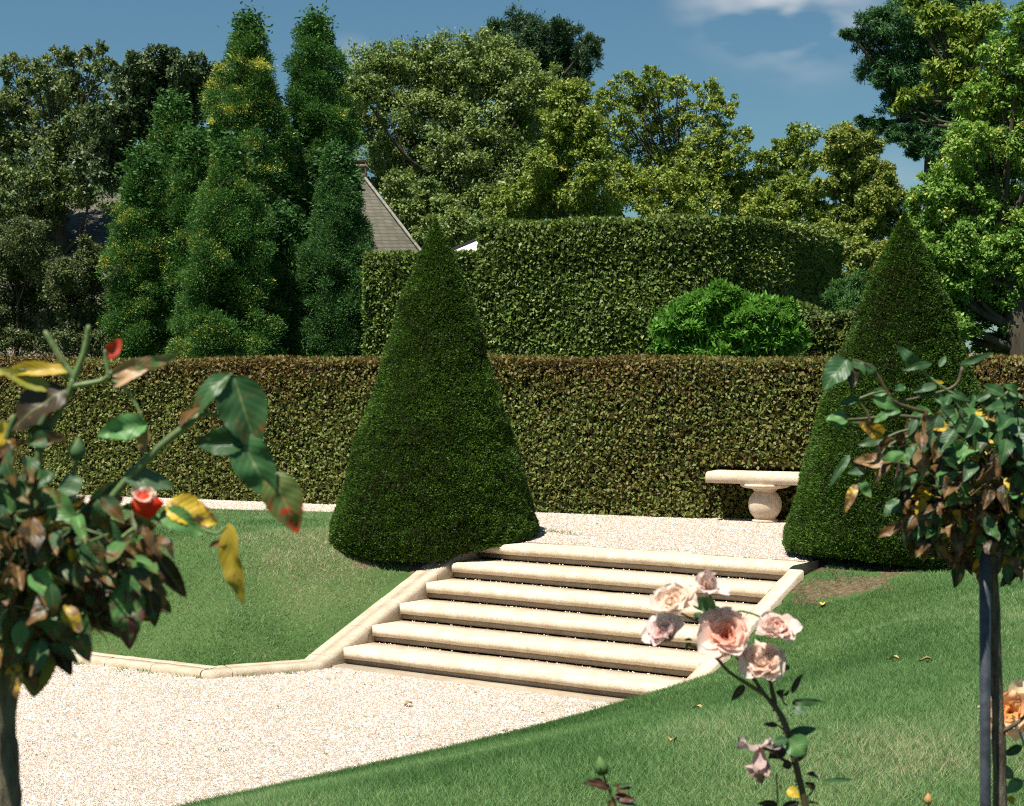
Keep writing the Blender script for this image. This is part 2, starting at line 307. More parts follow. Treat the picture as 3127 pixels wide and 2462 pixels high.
# ------------------------------------------------------------------ stone
def stone(name, tint=1.0, stain=.5):
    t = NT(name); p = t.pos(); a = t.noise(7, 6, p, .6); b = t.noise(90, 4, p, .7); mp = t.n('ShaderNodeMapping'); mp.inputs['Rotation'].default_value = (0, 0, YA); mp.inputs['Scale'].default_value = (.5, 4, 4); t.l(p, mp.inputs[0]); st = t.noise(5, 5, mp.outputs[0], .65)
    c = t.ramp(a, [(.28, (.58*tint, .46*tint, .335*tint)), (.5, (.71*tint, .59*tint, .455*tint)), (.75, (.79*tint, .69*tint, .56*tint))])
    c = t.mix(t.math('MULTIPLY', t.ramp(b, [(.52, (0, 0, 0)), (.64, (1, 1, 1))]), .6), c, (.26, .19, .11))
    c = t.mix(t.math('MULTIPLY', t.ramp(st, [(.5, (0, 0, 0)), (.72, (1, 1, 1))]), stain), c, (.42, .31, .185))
    h = t.math('ADD', t.math('MULTIPLY', a, .4), t.math('MULTIPLY', b, .6)); return t.done(c, .8, .25, t.bump(h, .55, .012))
m_stone = stone('pale_limestone', .95, .5); m_riser = stone('dark_limestone', .55, .8); m_bench = stone('bench_stone', .9, .35); m_kerb = stone('kerb_limestone', .74, .95)  # risers and plinth get a darker tint and heavier stain than the treads

def sweep(path, prof, nsub=.12, jit=.0015, mat=0, ends=True):
    """profile (offset to the right of the path, dz) swept along a 3-D path with mitred corners"""
    path = np.array(path, float); d = np.diff(path[:, :2], axis=0); d = d/np.linalg.norm(d, axis=1)[:, None]; nr = np.stack([d[:, 1], -d[:, 0]], -1)
    mit = [nr[0]]
    for i in range(1, len(path)-1): m = nr[i-1]+nr[i]; m = m/np.linalg.norm(m); mit.append(m/max(m@nr[i], .4))
    mit.append(nr[-1]); pts = []; ms = []
    for i in range(len(path)-1):
        k = max(1, int(np.linalg.norm(path[i+1]-path[i])/nsub))
        for j in range(k): f = j/k; pts.append(path[i]*(1-f)+path[i+1]*f); ms.append(mit[i]*(1-f)+mit[i+1]*f)
    pts.append(path[-1]); ms.append(mit[-1]); pts = np.array(pts); ms = np.array(ms); prof = np.array(prof)
    V = np.zeros((len(pts), len(prof), 3)); V[:, :, :2] = pts[:, None, :2]+ms[:, None]*prof[None, :, 0:1]; V[:, :, 2] = pts[:, None, 2]+prof[None, :, 1]
    V += RS.normal(size=V.shape)*jit; k = len(prof); F = grid_faces(len(pts), k); V = V.reshape(-1, 3)
    bl = [(V, F, mat)]
    # closing side and ends
    n = len(pts); i = np.arange(n-1); bl[0] = (V, np.concatenate([F, np.stack([i*k+k-1, (i+1)*k+k-1, (i+1)*k, i*k], -1)]), mat)
    if ends: bl += [(V[:k], np.arange(k)[None, :], mat), (V[-k:], np.arange(k)[None, ::-1], mat)]
    return bl
top = stair(WD/2, 2.5*TR, ZC)
stairs = thing('stone_staircase', stair(WD/2, 0, ZC), 'flight of six pale limestone steps rising from the gravel court to the terrace', 'stairs')
NR = .047
for i in range(6):
    v0 = TR*i; zt = ZC+RI*(i+1); prof = []
    for a in np.linspace(90, 270, 9): prof.append((v0+NR+NR*1.05*math.cos(rad(a)), zt-NR+NR*math.sin(rad(a))))
    prof += [(v0+TR+.07, zt-2*NR), (v0+TR+.07, zt-.003)]; prof.insert(0, (v0+TR*.5, zt))
    if i == 5: prof[-2] = (v0+.52, zt-2*NR); prof[-1] = (v0+.52, zt+.002); prof[0] = (v0+.25, zt+.001)
    nu = 46; us = np.linspace(.004, WD-.004, nu); k = len(prof)
    V = np.array([[stair(u, v, z) for (v, z) in prof] for u in us]); 
    for e, sg in ((0, 1), (-1, -1)):       # worn rounded ends
        for q, (v, z) in enumerate(prof):
            w_ = max(0, 1-(v-v0)/.05); V[e, q] += np.array([*(SA*sg*.03*w_**2), 0])
    wob = (vnoise(np.stack([us*2, us*0+i*3.7, us*0], -1))-.5)*.006
    V[:, :, 2] += wob[:, None]; V += RS.normal(size=V.shape)*.0009; V = V.reshape(-1, 3)
    ii = np.arange(nu-1); F = np.concatenate([grid_faces(nu, k), np.stack([ii*k+k-1, (ii+1)*k+k-1, (ii+1)*k, ii*k], -1)])
    build('tread', [(V, F, 0), (V[:k], np.arange(k)[None], 0), (V[-k:], np.arange(k)[None, ::-1], 0)], m_stone, stairs, smooth=False)
    zb = zt-RI-.004; c = stair(WD/2, v0+.085, (zb-.04+zt-2*NR)/2)
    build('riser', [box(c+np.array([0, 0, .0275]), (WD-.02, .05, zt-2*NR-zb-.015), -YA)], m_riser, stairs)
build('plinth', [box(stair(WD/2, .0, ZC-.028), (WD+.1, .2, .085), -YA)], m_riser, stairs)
def zline(v): return ZC+RI*(v/TR+1)
PIN = [(0, -.32), (0, -.04), (.008, -.016), (.028, .0), (.118, .004), (.118, -.32)]
POUT = [(.127, -.32), (.127, .002), (.232, .004), (.245, -.006), (.245, -.32)]
vs = [5*TR+.12, 3.55*TR, 2.2*TR, .95*TR, -.12]
for j in range(4):
    pa = [stair(0, vs[j]-.004, zline(vs[j])-.008), stair(0, vs[j+1]+.004, zline(vs[j+1])-.008)]
    build('side_kerb', sweep(pa, PIN)+sweep(pa, POUT), m_kerb, stairs, smooth=False)
PR = [(0, -.32), (0, .0), (.118, .0), (.132, -.01), (.132, -.32)]
for j in range(3):
    q = [-.1, 1.55*TR, 3.3*TR, 5*TR-.06]; pa = [stair(WD+.004, q[j]+.004, zline(q[j])+.0), stair(WD+.004, q[j+1]-.004, zline(q[j+1])+.0)]
    build('side_kerb', sweep(pa, PR), m_stone, stairs)
# the kerb that edges the lawn, laid in separate stones
kp = [stair(0, -.126, zline(-.126)-.008), stair(0, -.26, -.843), np.array([-2.30, 14.80, -.843]), np.array([-2.48, 14.70, -.843]), np.array([-3.8, 15.53, -.845]), np.array([-13.9, 21.86, -.85])]
kerb = thing('stone_kerb', (-2.48, 14.7, ZC), 'low pale stone kerb bending round the foot of the left lawn', 'kerb')
def kerb_piece(pa): build('kerb_stone', sweep(pa, PIN, .1)+sweep(pa, POUT, .1), m_kerb, kerb)
kerb_piece(kp[:3]); e = lambda a, b: a+(b-a)*(.005/np.linalg.norm(b-a))
kerb_piece([e(kp[2], kp[3]), kp[3], kp[3]+(kp[4]-kp[3])*.06])
L_ = np.linalg.norm(kp[5]-kp[3]); st = .1
dirk = (kp[5]-kp[3])/L_
while st < 9.5:
    ln = random.uniform(.5, .66) if st < 3 else .8; kerb_piece([kp[3]+dirk*(st+.005), kp[3]+dirk*(st+ln)]); st += ln

n = 420; si = RS.randint(0, 6, n); su = RS.uniform(.05, WD-.05, n); sv = TR*si+TR+.055-abs(RS.normal(size=n))*.018; V = []; F = []
sv = np.where(RS.rand(n) < .15, TR*si+RS.uniform(.08, TR, n), sv)
for i in range(n):
    c_ = stair(su[i], min(sv[i], TR*(si[i]+1)+.052) if si[i] < 5 else TR*5+.1+.3*RS.rand(), ZC+RI*(si[i]+1)+.001); r = RS.uniform(.004, .009); b = len(V); th = RS.uniform(0, 6)
    for k in range(4): V.append(c_+np.array([math.cos(th+k*1.57)*r, math.sin(th+k*1.57)*r, 0]))
    V.append(c_+np.array([0, 0, r*.9])); F += [[b+k, b+(k+1) % 4, b+4] for k in range(4)]
tag(build('gravel_stones', [(np.array(V), np.array(F), 0, {'rnd': np.repeat(RS.uniform(.2, 1, n), 5)})], m_peb), 'white gravel stones strewn along the step joints', 'gravel', kind='stuff')
V = []; rnw = []
def tuft(c, n, sp, h):
    for _ in range(n):
        p_ = np.array(c)+np.array([RS.normal()*sp, RS.normal()*sp*.6, 0]); a = RS.uniform(0, 6.28); w_ = RS.uniform(.002, .005); sd_ = np.array([math.cos(a), math.sin(a), 0])*w_; V.extend([p_-sd_, p_+sd_, p_+np.array([RS.normal()*.5, RS.normal()*.5, 1])*h*RS.uniform(.4, 1.1)]); rnw.extend([RS.rand()*.7]*3)
for k in range(46):
    f = RS.rand()*5.; q = kp[3]+dirk*f if RS.rand() < .75 else kp[1]+(kp[2]-kp[1])*RS.rand(); tuft((q[0]+RS.normal()*.02, q[1]-.03-abs(RS.normal())*.02, ZC), RS.randint(4, 22), .03, .03)
for (xd, yd) in ((250, 1422), (268, 1428), (885, 1560), (950, 1490), (700, 1440), (1000, 1585), (1075, 1548), (1085, 1550), (1255, 1500), (1270, 1498), (1300, 1490), (1310, 1493), (600, 1500), (470, 1590)):
    g_ = at(xd, yd, 1.); d_ = (g_-EYE)/(g_-EYE)[1]; yy = (ZC-1.67)/d_[2]; tuft(EYE+d_*yy, 14, .035, .022)
for (xd, yd) in ((1170, 1128), (1195, 1130), (1160, 1127), (1215, 1134)):
    g_ = at(xd, yd, 1.); d_ = (g_-EYE)/(g_-EYE)[1]; yy = (0-1.67)/d_[2]; tuft(EYE+d_*yy, 40, .06, .04)
tag(build('weeds', [(np.array(V), np.arange(len(V)).reshape(-1, 3), 0, {'rnd': np.array(rnw)})], m_grass), 'small green weeds in the gravel and along the kerb foot', 'weeds', kind='stuff')
# fallen leaves
t = NT('fallen_leaf'); m_fall = t.done(t.ramp(t.attr('rnd'), [(0, (.20, .13, .06)), (.5, (.42, .30, .14)), (1, (.62, .48, .08))]), .7, .2)
for (xd, yd, lab, tone_) in ((1742, 1281, 'yellow fallen leaf on the grass below the right yew cone', 1.), (1892, 1395, 'tan curled fallen leaf on the right grass bank', .5), (1960, 1398, 'brown scrap of leaf on the right grass bank', .1), (1475, 1500, 'pale fallen leaf near the foot of the stairs', .45), (865, 1491, 'greyish fallen leaf lying on the gravel before the stairs', .2), (1425, 1568, 'pinkish fallen leaf low on the grass bank', .4)):
    g_ = at(xd, yd, 1.); d_ = (g_-EYE)/(g_-EYE)[1]; tv = np.linspace(5, 18, 1300); pz = EYE[2]+d_[2]*tv; hz_ = terrain(d_[0]*tv, tv); hz_ = np.where(inside(d_[0]*tv, tv, COURT), ZC, hz_); i_ = int(np.argmax(pz < hz_+.022)); c_ = EYE+d_*tv[i_]; c_[2] = hz_[i_]+.018; a_ = RS.uniform(0, 6.28)
    dd_ = np.array([math.cos(a_), math.sin(a_), .12]); s5 = np.linspace(0, 1, 7)[:, None]; t5 = np.linspace(-1, 1, 5)[None]; w5 = np.sin(np.pi*s5**.85)*.022*t5; sd5 = np.array([-math.sin(a_), math.cos(a_), 0])
    V5 = c_+dd_*((s5-.5)*.075)[..., None]*np.ones((1, 5, 1))+sd5*w5[..., None]+np.array([0, 0, 1.])*(abs(t5)*.012+.012*np.sin(s5*5))[..., None]
    tag(build('fallen_leaf', [(V5.reshape(-1, 3), grid_faces(7, 5), 0, {'rnd': np.full(35, tone_)})], m_fall, smooth=True, loc=c_), lab, 'leaf', 'fallen leaves on the ground')

# ------------------------------------------------------------------ bench
bc = np.array([2.69, 19.12]); bu = HD; 
def bench_pt(u, v, z): p = bc+HD*u+HN*v; return np.array([p[0], p[1], z])
bench = thing('stone_bench', bench_pt(.5, 0, 0), 'pale stone bench with a thick slab on a round ball pedestal before the hedge', 'bench')
prof = [(-.21, .415), (-.215, .485), (-.205, .512), (-.18, .530), (-.14, .537), (.14, .537), (.18, .530), (.205, .512), (.215, .485), (.21, .415)]
us = [-.60, -.595, -.57, -.53, 0, .8, 1.53, 1.57, 1.595, 1.60]; ss = [.93, .965, .99, 1, 1, 1, 1, .99, .965, .93]; V = []
for u, s in zip(us, ss):
    for (v, z) in prof: V.append(bench_pt(u, v*s, .415+(z-.415)*(s if s < 1 else 1)))
k = len(prof); n = len(us); V = np.array(V); ii = np.arange(n-1)
build('seat_slab', [(V, np.concatenate([grid_faces(n, k), np.stack([ii*k+k-1, (ii+1)*k+k-1, (ii+1)*k, ii*k], -1)]), 0), (V[:k], np.arange(k)[None], 0), (V[-k:], np.arange(k)[None, ::-1], 0)], m_bench, bench)
for u in (0, 1.0):
    pr = [(.0, 0), (.135, 0), (.138, .025), (.12, .034), (.115, .045)]
    for a in np.linspace(-50, 52, 18): pr.append((.178*math.cos(rad(a)), .188+.178*math.sin(rad(a))))
    pr += [(.125, .338), (.128, .350), (.15, .357), (.235, .372), (.262, .384), (.262, .4135), (0, .4135)]
    build('pedestal', [lathe(pr, bench_pt(u, 0, 0), 48)], m_bench, bench, smooth=True)

# ------------------------------------------------------------------ clipped yew cones
def yew_cone(c, h, prof, label, lift, nleaf=240000):
    """prof: (height fraction, radius)"""
    z0 = float(terrain(np.array(c[0]), np.array(c[1])))-lift[2]; hs = np.array([p[0] for p in prof])*h; rs = np.array([p[1] for p in prof])
    def R(z, th):
        b = np.interp(z, hs, rs); q = np.stack([np.cos(th)*b*1.6+c[0], np.sin(th)*b*1.6, z*1.6], -1)
        return b*(1+.08*(vnoise(q, .8)-.5))+.06*(vnoise(q, 2.2)-.5)*np.clip(b*4, .2, 1)
    def zb(th): return .02+.05*(vnoise(np.stack([np.cos(th)*2+c[0], np.sin(th)*2, 0*th], -1), 1.3)-.5)+lift[0]*np.clip(np.cos(th-lift[1]), 0, 1)**.8
    root = thing('clipped_yew', (c[0], c[1], z0), label, 'topiary', 'clipped yew cones beside the stairs')
    build('trunk', [tube([(c[0], c[1], z0-.1), (c[0], c[1], z0+.3), (c[0], c[1], z0+h*.7)], [.09, .08, .02], 10)], m_bark, root)
    nz, nt = 70, 72; zz = np.linspace(.03*h, h, nz); th = np.linspace(0, 2*np.pi, nt, endpoint=False); Z, TH = np.meshgrid(zz, th, indexing='ij'); Z = np.maximum(Z, zb(TH)+.07)
    r = np.maximum(R(Z, TH)-.065, .001); V = np.stack([c[0]+np.cos(TH)*r, c[1]+np.sin(TH)*r, z0+Z], -1).reshape(-1, 3)
    i, j = np.meshgrid(np.arange(nz-1), np.arange(nt), indexing='ij'); kk = (j+1) % nt
    core = (V, np.stack([i*nt+j, i*nt+kk, (i+1)*nt+kk, (i+1)*nt+j], -1).reshape(-1, 4), 1, {'rnd': np.full(len(V), .2)})
    # sprigs, spread evenly over the surface
    zt = np.linspace(0.02*h, h*.999, 400); w = np.interp(zt, hs, rs)+.02; cdf = np.cumsum(w); cdf /= cdf[-1]
    z = np.interp(RS.rand(nleaf), cdf, zt); th = RS.uniform(0, 2*np.pi, nleaf); z = np.where(z < zb(th), zb(th)+.1*RS.rand(nleaf)**2, z); dep = RS.rand(nleaf)**1.2
    r0 = R(z, th); tf = vnoise(np.stack([np.cos(th)*r0+c[0], np.sin(th)*r0, z], -1), 17); r = np.maximum(r0-.04*dep+(tf-.45)*.035*np.clip(r0*6, .2, 1), .0)
    out = np.stack([np.cos(th), np.sin(th), np.full(nleaf, .32)], -1); P = np.stack([c[0]+np.cos(th)*r, c[1]+np.sin(th)*r, z0+z], -1)-out*.02
    D = unit(out+RS.normal(size=(nleaf, 3))*.6+np.array([0, 0, .3])); N = unit(RS.normal(size=(nleaf, 3))+np.array([0, 0, 1.2])+out*.5)
    cl = vnoise(P, 9); rn = np.clip(RS.normal(.4, .16, nleaf)+(cl-.5)*.5, 0, 1)
    b = leaves(P, D, N, RS.uniform(.017, .036, nleaf), RS.uniform(.008, .016, nleaf), rn)
    # tip tuft
    build('foliage', [b, core], [m_yew, m_twig], root); return root
PROF = [(0, .86), (.02, .92), (.06, .965), (.1, .965), (.2, .895), (.35, .755), (.52, .575), (.6, .49), (.7, .40), (.745, .355), (.85, .215), (.94, .10), (.985, .035), (1, .004)]
PROF2 = [(0, .93), (.02, .99), (.06, 1.04), (.1, 1.035), (.2, .955), (.35, .81), (.52, .635), (.6, .55), (.7, .435), (.83, .275), (.94, .115), (.985, .04), (1, .004)]
yew_cone(CONE1, 3.3, [(a, b*1.045) for a, b in PROF], 'tall clipped yew cone standing at the left end of the top step', (.24, -.1, .19))
yew_cone(CONE2, 3.08, PROF2, 'tall clipped yew cone at the right end of the stairs, half behind the standard rose', (.14, 3.5, .07))

# ------------------------------------------------------------------ hedges
def hedge(name, path, z0, h, thick, label, mat, dens, leaf, bump=.05, off=None, crest=0.):
    """clipped hedge along a plan path; leaves on its two faces, its top and its ends"""
    path = spline(path, 60) if len(path) > 2 else np.asarray(path, float)[0]+(np.asarray(path, float)[-1]-np.asarray(path, float)[0])*np.linspace(0, 1, 60)[:, None]
    seg = np.linalg.norm(np.diff(path, axis=0), axis=1); cum = np.concatenate([[0], np.cumsum(seg)]); Ltot = cum[-1]
    tg = unit(np.gradient(path, axis=0)); nr = np.stack([tg[:, 1], -tg[:, 0]], -1)      # right of the path = front
    def at_s(s): return np.stack([np.interp(s, cum, path[:, 0]), np.interp(s, cum, path[:, 1])], -1), np.stack([np.interp(s, cum, nr[:, 0]), np.interp(s, cum, nr[:, 1])], -1)
    hh = h if callable(h) else (lambda s: np.full(np.shape(s), h)); of = off if off is not None else (lambda s: 0*s)
    prof = [(0, 0), (0, .33), (0, .34), (0, 1), (1, 1), (1, .5), (1, 0)]; cs = np.linspace(0, Ltot, 100); p, n2 = at_s(cs); V = np.zeros((100, 7, 3)); H = hh(cs); O = of(cs)
    for k, (a, b) in enumerate(prof):
        O2 = O*(b < .335)*(a < .5); d = -(O2+.10)+(-(thick-.2-O2))*a; V[:, k, :2] = p+n2*d[:, None]; V[:, k, 2] = z0+b*(H-.06)
    core = (V.reshape(-1, 3), grid_faces(100, 7), 1, {'rnd': np.full(700, .2)}); ends = [(V[0], np.arange(7)[None], 1, {'rnd': np.full(7, .2)}), (V[-1], np.arange(7)[None, ::-1], 1, {'rnd': np.full(7, .2)})]
    bl = [core]+ends
    for part, area in (('front', Ltot*2.), ('top', Ltot*thick), ('back', Ltot*.5), ('end', 0)):
        n = int(area*dens*(np.mean(H)/2 if part == 'front' else 1))
        if part == 'end': n = int(2*thick*np.mean(H)*dens)
        s = RS.uniform(0, Ltot, n); 
        if part == 'end': s = np.where(RS.rand(n) < .5, 0., Ltot)
        q, nn = at_s(s); hz = hh(s)+(vnoise(np.stack([s, 0*s, 0*s+z0], -1), .9)-.5)*.05; o = of(s); P = np.zeros((n, 3)); N = np.zeros((n, 3)); dep = RS.rand(n)**1.6*.075
        if part == 'front':
            z = RS.rand(n)**1.0*hz; wob = (vnoise(np.stack([s, z, 0*s], -1), 1.7)-.5)*bump*2; o = o*(z < .59); P[:, :2] = q+nn*(wob-dep-o)[:, None]; P[:, 2] = z0+z; N[:, :2] = nn
        elif part == 'back': P[:, :2] = q-nn*thick; P[:, 2] = z0+RS.rand(n)*hz; N[:, :2] = -nn
        elif part == 'top':
            a = RS.rand(n); P[:, :2] = q-nn*(a*thick)[:, None]; P[:, 2] = z0+hz-dep+(vnoise(np.stack([s, a, 0*s], -1), 2.)-.5)*bump; N[:, 2] = 1
        else:
            P[:, :2] = q-nn*(RS.rand(n)*thick)[:, None]; P[:, 2] = z0+RS.rand(n)*hz; tt = np.where(s[:, None] < 1e-6, -tg[0], tg[-1]); N[:, :2] = tt; P[:, :2] -= tt*dep[:, None]
        D = unit(RS.normal(size=(n, 3))*.9+N*.45+np.array([0, 0, -.25 if part != 'top' else .3])); NN = unit(N*.75+RS.normal(size=(n, 3))*.85+np.array([0, 0, .5]))
        L = RS.uniform(.65, 1.25, n)*leaf; bl.append(leaves(P, D, NN, L, L*RS.uniform(.5, .72, n), np.clip(RS.normal(.5, .2, n)+crest*(.07-.34*np.clip(((P[:, 2]-z0)/hz-.72)*4, 0, 1)*(.4+.9*vnoise(P, .9))), 0, 1), fold=.12))
    return tag(build(name, bl, [mat, m_twig], loc=(path[0][0], path[0][1], z0)), label, 'hedge')
nich = lambda s: .16*np.clip((s-(16.0-.05))/.12, 0, 1)*np.clip((18.5-s)/.15, 0, 1)
hedge('clipped_hedge', [hedge_xy(-16), hedge_xy(11)], 0, 1.735, .8, 'long waist-high clipped beech hedge, browning, along the terrace behind the stairs', m_hedge, 3200, .052, .045, nich, crest=1.)
def pl(x, Y): return at(x, 700, Y)[:2]
hedge('clipped_hedge', [pl(1011, 26.0), pl(1150, 25.6), pl(1300, 25.1), pl(1480, 24.8), pl(1620, 25.5), pl(1720, 26.9), pl(1782, 28.6)], 0, 3.7, .9, 'tall curved clipped hornbeam hedge, highest of the hedges, bending away at its right end', m_horn, 2600, .066, .07)
hedge('clipped_hedge', [pl(770, 26.6), pl(1009, 26.25)], 0, 3.3, .8, 'short clipped hedge between the left yew cone and the tall curved hedge, a step lower', m_horn, 2600, .064, .06)
hedge('clipped_hedge', [pl(1640, 24.3), pl(1760, 24.0), pl(1900, 23.4)], 0, lambda s: 2.28+.16*np.sin(s*3.1)+.1*np.sin(s*7.7), .9, 'loose yellowing privet hedge between the bright laurel and the right yew cone', m_shrub, 2600, .06, .1)

# ------------------------------------------------------------------ trees
def crown(lobes, Y, leaf, per, mat, asp=.55, dz=.55, clump=.32, up=.35, inner=.25, flat=.7, droop=-.15, shell=.55, jit=1.):
    """leaf clumps spread over (and through) a crown made of lobes (photo x, y, radius)"""
    leaf = leaf*.62; per = per*2.5; m = mpx(Y); Ps = []; Os = []; rn = []; cen = []; rad_ = np.array([l[2] for l in lobes])*m; med = np.median(rad_)
    for l in lobes:
        d = (l[3] if len(l) > 3 else RS.uniform(-dz, dz)*3*med); c = at(l[0], l[1], Y+d); r = l[2]*mpx(Y+d); cen.append((c, r))
        ncl = max(8, int(9/(clump**2)*.36*(r/med)**1.2)); dd = rdir(ncl, up); cc = c+dd*r*(shell+(1.22-shell)*RS.rand(ncl)[:, None])*np.array([RS.uniform(.9, 1.2), RS.uniform(.9, 1.2), RS.uniform(.8, 1.05)])
        cr = r*clump*RS.uniform(.5, 1.25, ncl); tone = RS.normal(0, .09, ncl)
        k = max(8, int(per*(r/med)**1.6/ncl))
        q = rdir(ncl*k, .35).reshape(ncl, k, 3)*(RS.rand(ncl, k, 1)**.5)*(1+.35*RS.normal(size=(ncl, k, 1))); q[..., 2] *= flat
        P = cc[:, None]+q*cr[:, None, None]; Ps.append(P.reshape(-1, 3)); Os.append((q+dd[:, None]*.6).reshape(-1, 3)); rn.append(np.repeat(tone, k))
        ni = int(per*inner*(r/med)**1.6); P = c+rdir(ni)*r*.8*(RS.rand(ni, 1)**.45); Ps.append(P); Os.append(unit(P-c)); rn.append(np.zeros(ni))
    P = np.concatenate(Ps); O = unit(np.concatenate(Os)); n = len(P); rn = np.clip(np.concatenate(rn)+RS.normal(.48, .17, n), 0, 1)
    D = unit(O*.45+RS.normal(size=(n, 3))*.8*jit+np.array([0, 0, droop])); N = unit(O*.6+RS.normal(size=(n, 3))*.55+np.array([0, 0, .7])); L = leaf*RS.uniform(.6, 1.3, n)
    return leaves(P, D, N, L, L*asp*RS.uniform(.75, 1.2, n), rn), cen
def limbs(base, cen, r0, rise=.7, wig=.12, every=1, twigs=0, low=None):
    """tapered trunk with limbs reaching into the lobes"""
    cen = cen[::every]; c0 = np.mean([c for c, r in cen], 0); top = np.array([c0[0]*.6+base[0]*.4, c0[1]*.6+base[1]*.4, base[2]+(c0[2]-base[2])*(1.0)])
    tr = spline([base, base*.5+top*.5+RS.normal(size=3)*wig*np.array([1, 1, 0]), top], 14); bl = [tube(tr, np.linspace(r0, r0*.35, 14), 10)]
    for c, r in cen:
        hd = np.hypot(*(c-tr[-1])[:2]); i = int(np.clip(np.argmin(abs(tr[:, 2]-(c[2]-rise*hd-.3*r))), 3, 12)); t = i/13; a = tr[i]; midp = a*.5+c*.5+np.array([0, 0, -.08*np.linalg.norm(c-a)])+RS.normal(size=3)*wig*r
        e_ = c+np.array([0, 0, r*.5]); q = spline([a, midp, e_], 9); bl.append(tube(q, np.linspace(r0*.34*(1-t*.5), r0*.05, 9), 6))
        for _ in range(twigs):
            s = q[RS.randint(4, 9)]; w = c+rdir(1, .5)[0]*r*.95; bl.append(tube(spline([s, s*.5+w*.5+RS.normal(size=3)*.1*r, w], 6), np.linspace(r0*.08, r0*.02, 6), 4))
    return bl
def tree(name, label, lobes, Y, leaf, per, mat, base=None, r0=.2, cat='tree', group=None, extra=None, twigs=1, every=1, bark=None, trunk='trunk', crown_name='crown', rise=.7, **kw):
    xs = [l[0] for l in lobes]; b = at(base if base else np.mean(xs), 900, Y); b[2] = -.1
    root = thing(name, b, label, cat, group); lv, cen = crown(lobes, Y, leaf, per, mat, **kw)
    build(crown_name, [lv]+(extra or []), mat, root); build(trunk, limbs(b, cen, r0, twigs=twigs, every=every, rise=rise), bark or m_bark, root); return root
G = 'garden trees beyond the hedges'
tree('pine_tree', 'dark green pine rising behind the big olive linden, topmost of the middle trees', [(1050, 80, 34), (1100, 60, 34), (1150, 72, 36), (1195, 78, 34), (1240, 108, 30), (1190, 130, 45), (1140, 110, 45), (1225, 160, 34), (1205, 190, 34), (1258, 98, 20), (1080, 110, 40), (1160, 180, 50), (1180, 240, 50), (1100, 180, 60), (1030, 110, 36), (1130, 300, 60)], 62, .20, 1500, m_pine, base=1130, r0=.4, group=G, clump=.36, asp=.28, flat=.9, inner=.3, droop=.3)
tree('linden_tree', 'broad round olive green linden, largest tree in the middle, rising above the house roof', [(790, 168, 64), (760, 205, 40), (870, 150, 66), (945, 132, 64), (1020, 142, 68), (1090, 165, 66), (1135, 215, 55), (770, 262, 50), (850, 250, 76), (940, 240, 78), (1030, 250, 78), (1105, 290, 66), (805, 335, 50), (880, 345, 66), (970, 350, 76), (1060, 370, 76), (1120, 385, 56), (845, 420, 48), (905, 425, 56), (935, 480, 46), (990, 450, 60), (1070, 440, 60), (975, 500, 40), (820, 390, 34), (860, 480, 36), (830, 440, 40), (890, 535, 34), (940, 540, 40), (1010, 520, 44)], 48, .15, 1900, m_linden, base=960, r0=.4, group=G, clump=.34, inner=.22)
tree('locust_tree', 'pale olive tree with an airy crown, twigs against the sky, behind the tall curved hedge', [(1290, 218, 34), (1330, 192, 34), (1385, 172, 30), (1435, 188, 30), (1380, 225, 36), (1500, 205, 32), (1535, 232, 28), (1440, 255, 38), (1500, 285, 42), (1570, 285, 20), (1330, 262, 38), (1400, 310, 50), (1480, 350, 55), (1300, 340, 50), (1340, 410, 50), (1430, 410, 55), (1530, 370, 46), (1555, 420, 42), (1490, 440, 46), (1380, 455, 40), (1290, 430, 44), (1320, 380, 46), (1450, 400, 50), (1370, 380, 50), (1520, 420, 46), (1590, 450, 40), (1560, 340, 36), (1420, 350, 44)], 45, .13, 1050, m_locust, base=1420, r0=.22, group=G, clump=.3, inner=.1, twigs=4, shell=.5)
tree('locust_tree', 'yellow green bushy tree leaning on the right flank of the big linden', [(1195, 215, 34), (1230, 190, 22), (1175, 260, 34), (1220, 275, 46), (1250, 340, 46), (1190, 340, 46), (1150, 410, 48), (1095, 425, 38), (1225, 410, 48), (1120, 460, 34), (1200, 465, 40), (1265, 450, 40), (1060, 460, 36), (1150, 360, 40), (1250, 290, 40)], 43, .13, 1500, m_locust, base=1190, r0=.18, group=G, clump=.32, inner=.2, twigs=2)
tree('locust_tree', 'slim airy yellow green tree with bare stem showing, second from the right beyond the hedge', [(1700, 295, 30), (1660, 325, 30), (1725, 340, 26), (1620, 345, 24), (1640, 395, 36), (1700, 400, 34), (1615, 445, 36), (1685, 460, 38), (1740, 465, 28), (1590, 400, 30), (1660, 430, 40), (1720, 440, 34), (1600, 470, 36), (1650, 480, 36), (1680, 360, 30)], 44, .13, 1000, m_locust, base=1720, r0=.16, group=G, clump=.32, inner=.12, twigs=3)
tree('locust_tree', 'olive tree with orange tinged leaves between the airy trees and the right yew cone', [(1785, 300, 32), (1835, 305, 32), (1765, 345, 28), (1825, 360, 40), (1880, 372, 22), (1790, 420, 36), (1855, 430, 36), (1815, 480, 38), (1885, 470, 30), (1750, 400, 20), (1905, 430, 26), (1900, 520, 30), (1800, 370, 36), (1840, 500, 36), (1780, 470, 34), (1870, 410, 34), (1760, 500, 30), (1920, 480, 30)], 42, .13, 1250, m_autumn, base=1850, r0=.17, group=G, clump=.32, inner=.15, twigs=3)
tree('smoke_bush', 'reddish brown bush beside the right yew cone under the orange tinged tree', [(1815, 545, 36), (1850, 585, 34), (1800, 600, 26), (1870, 540, 26)], 30, .1, 1200, m_autumn, base=1840, r0=.06, cat='bush', clump=.34)
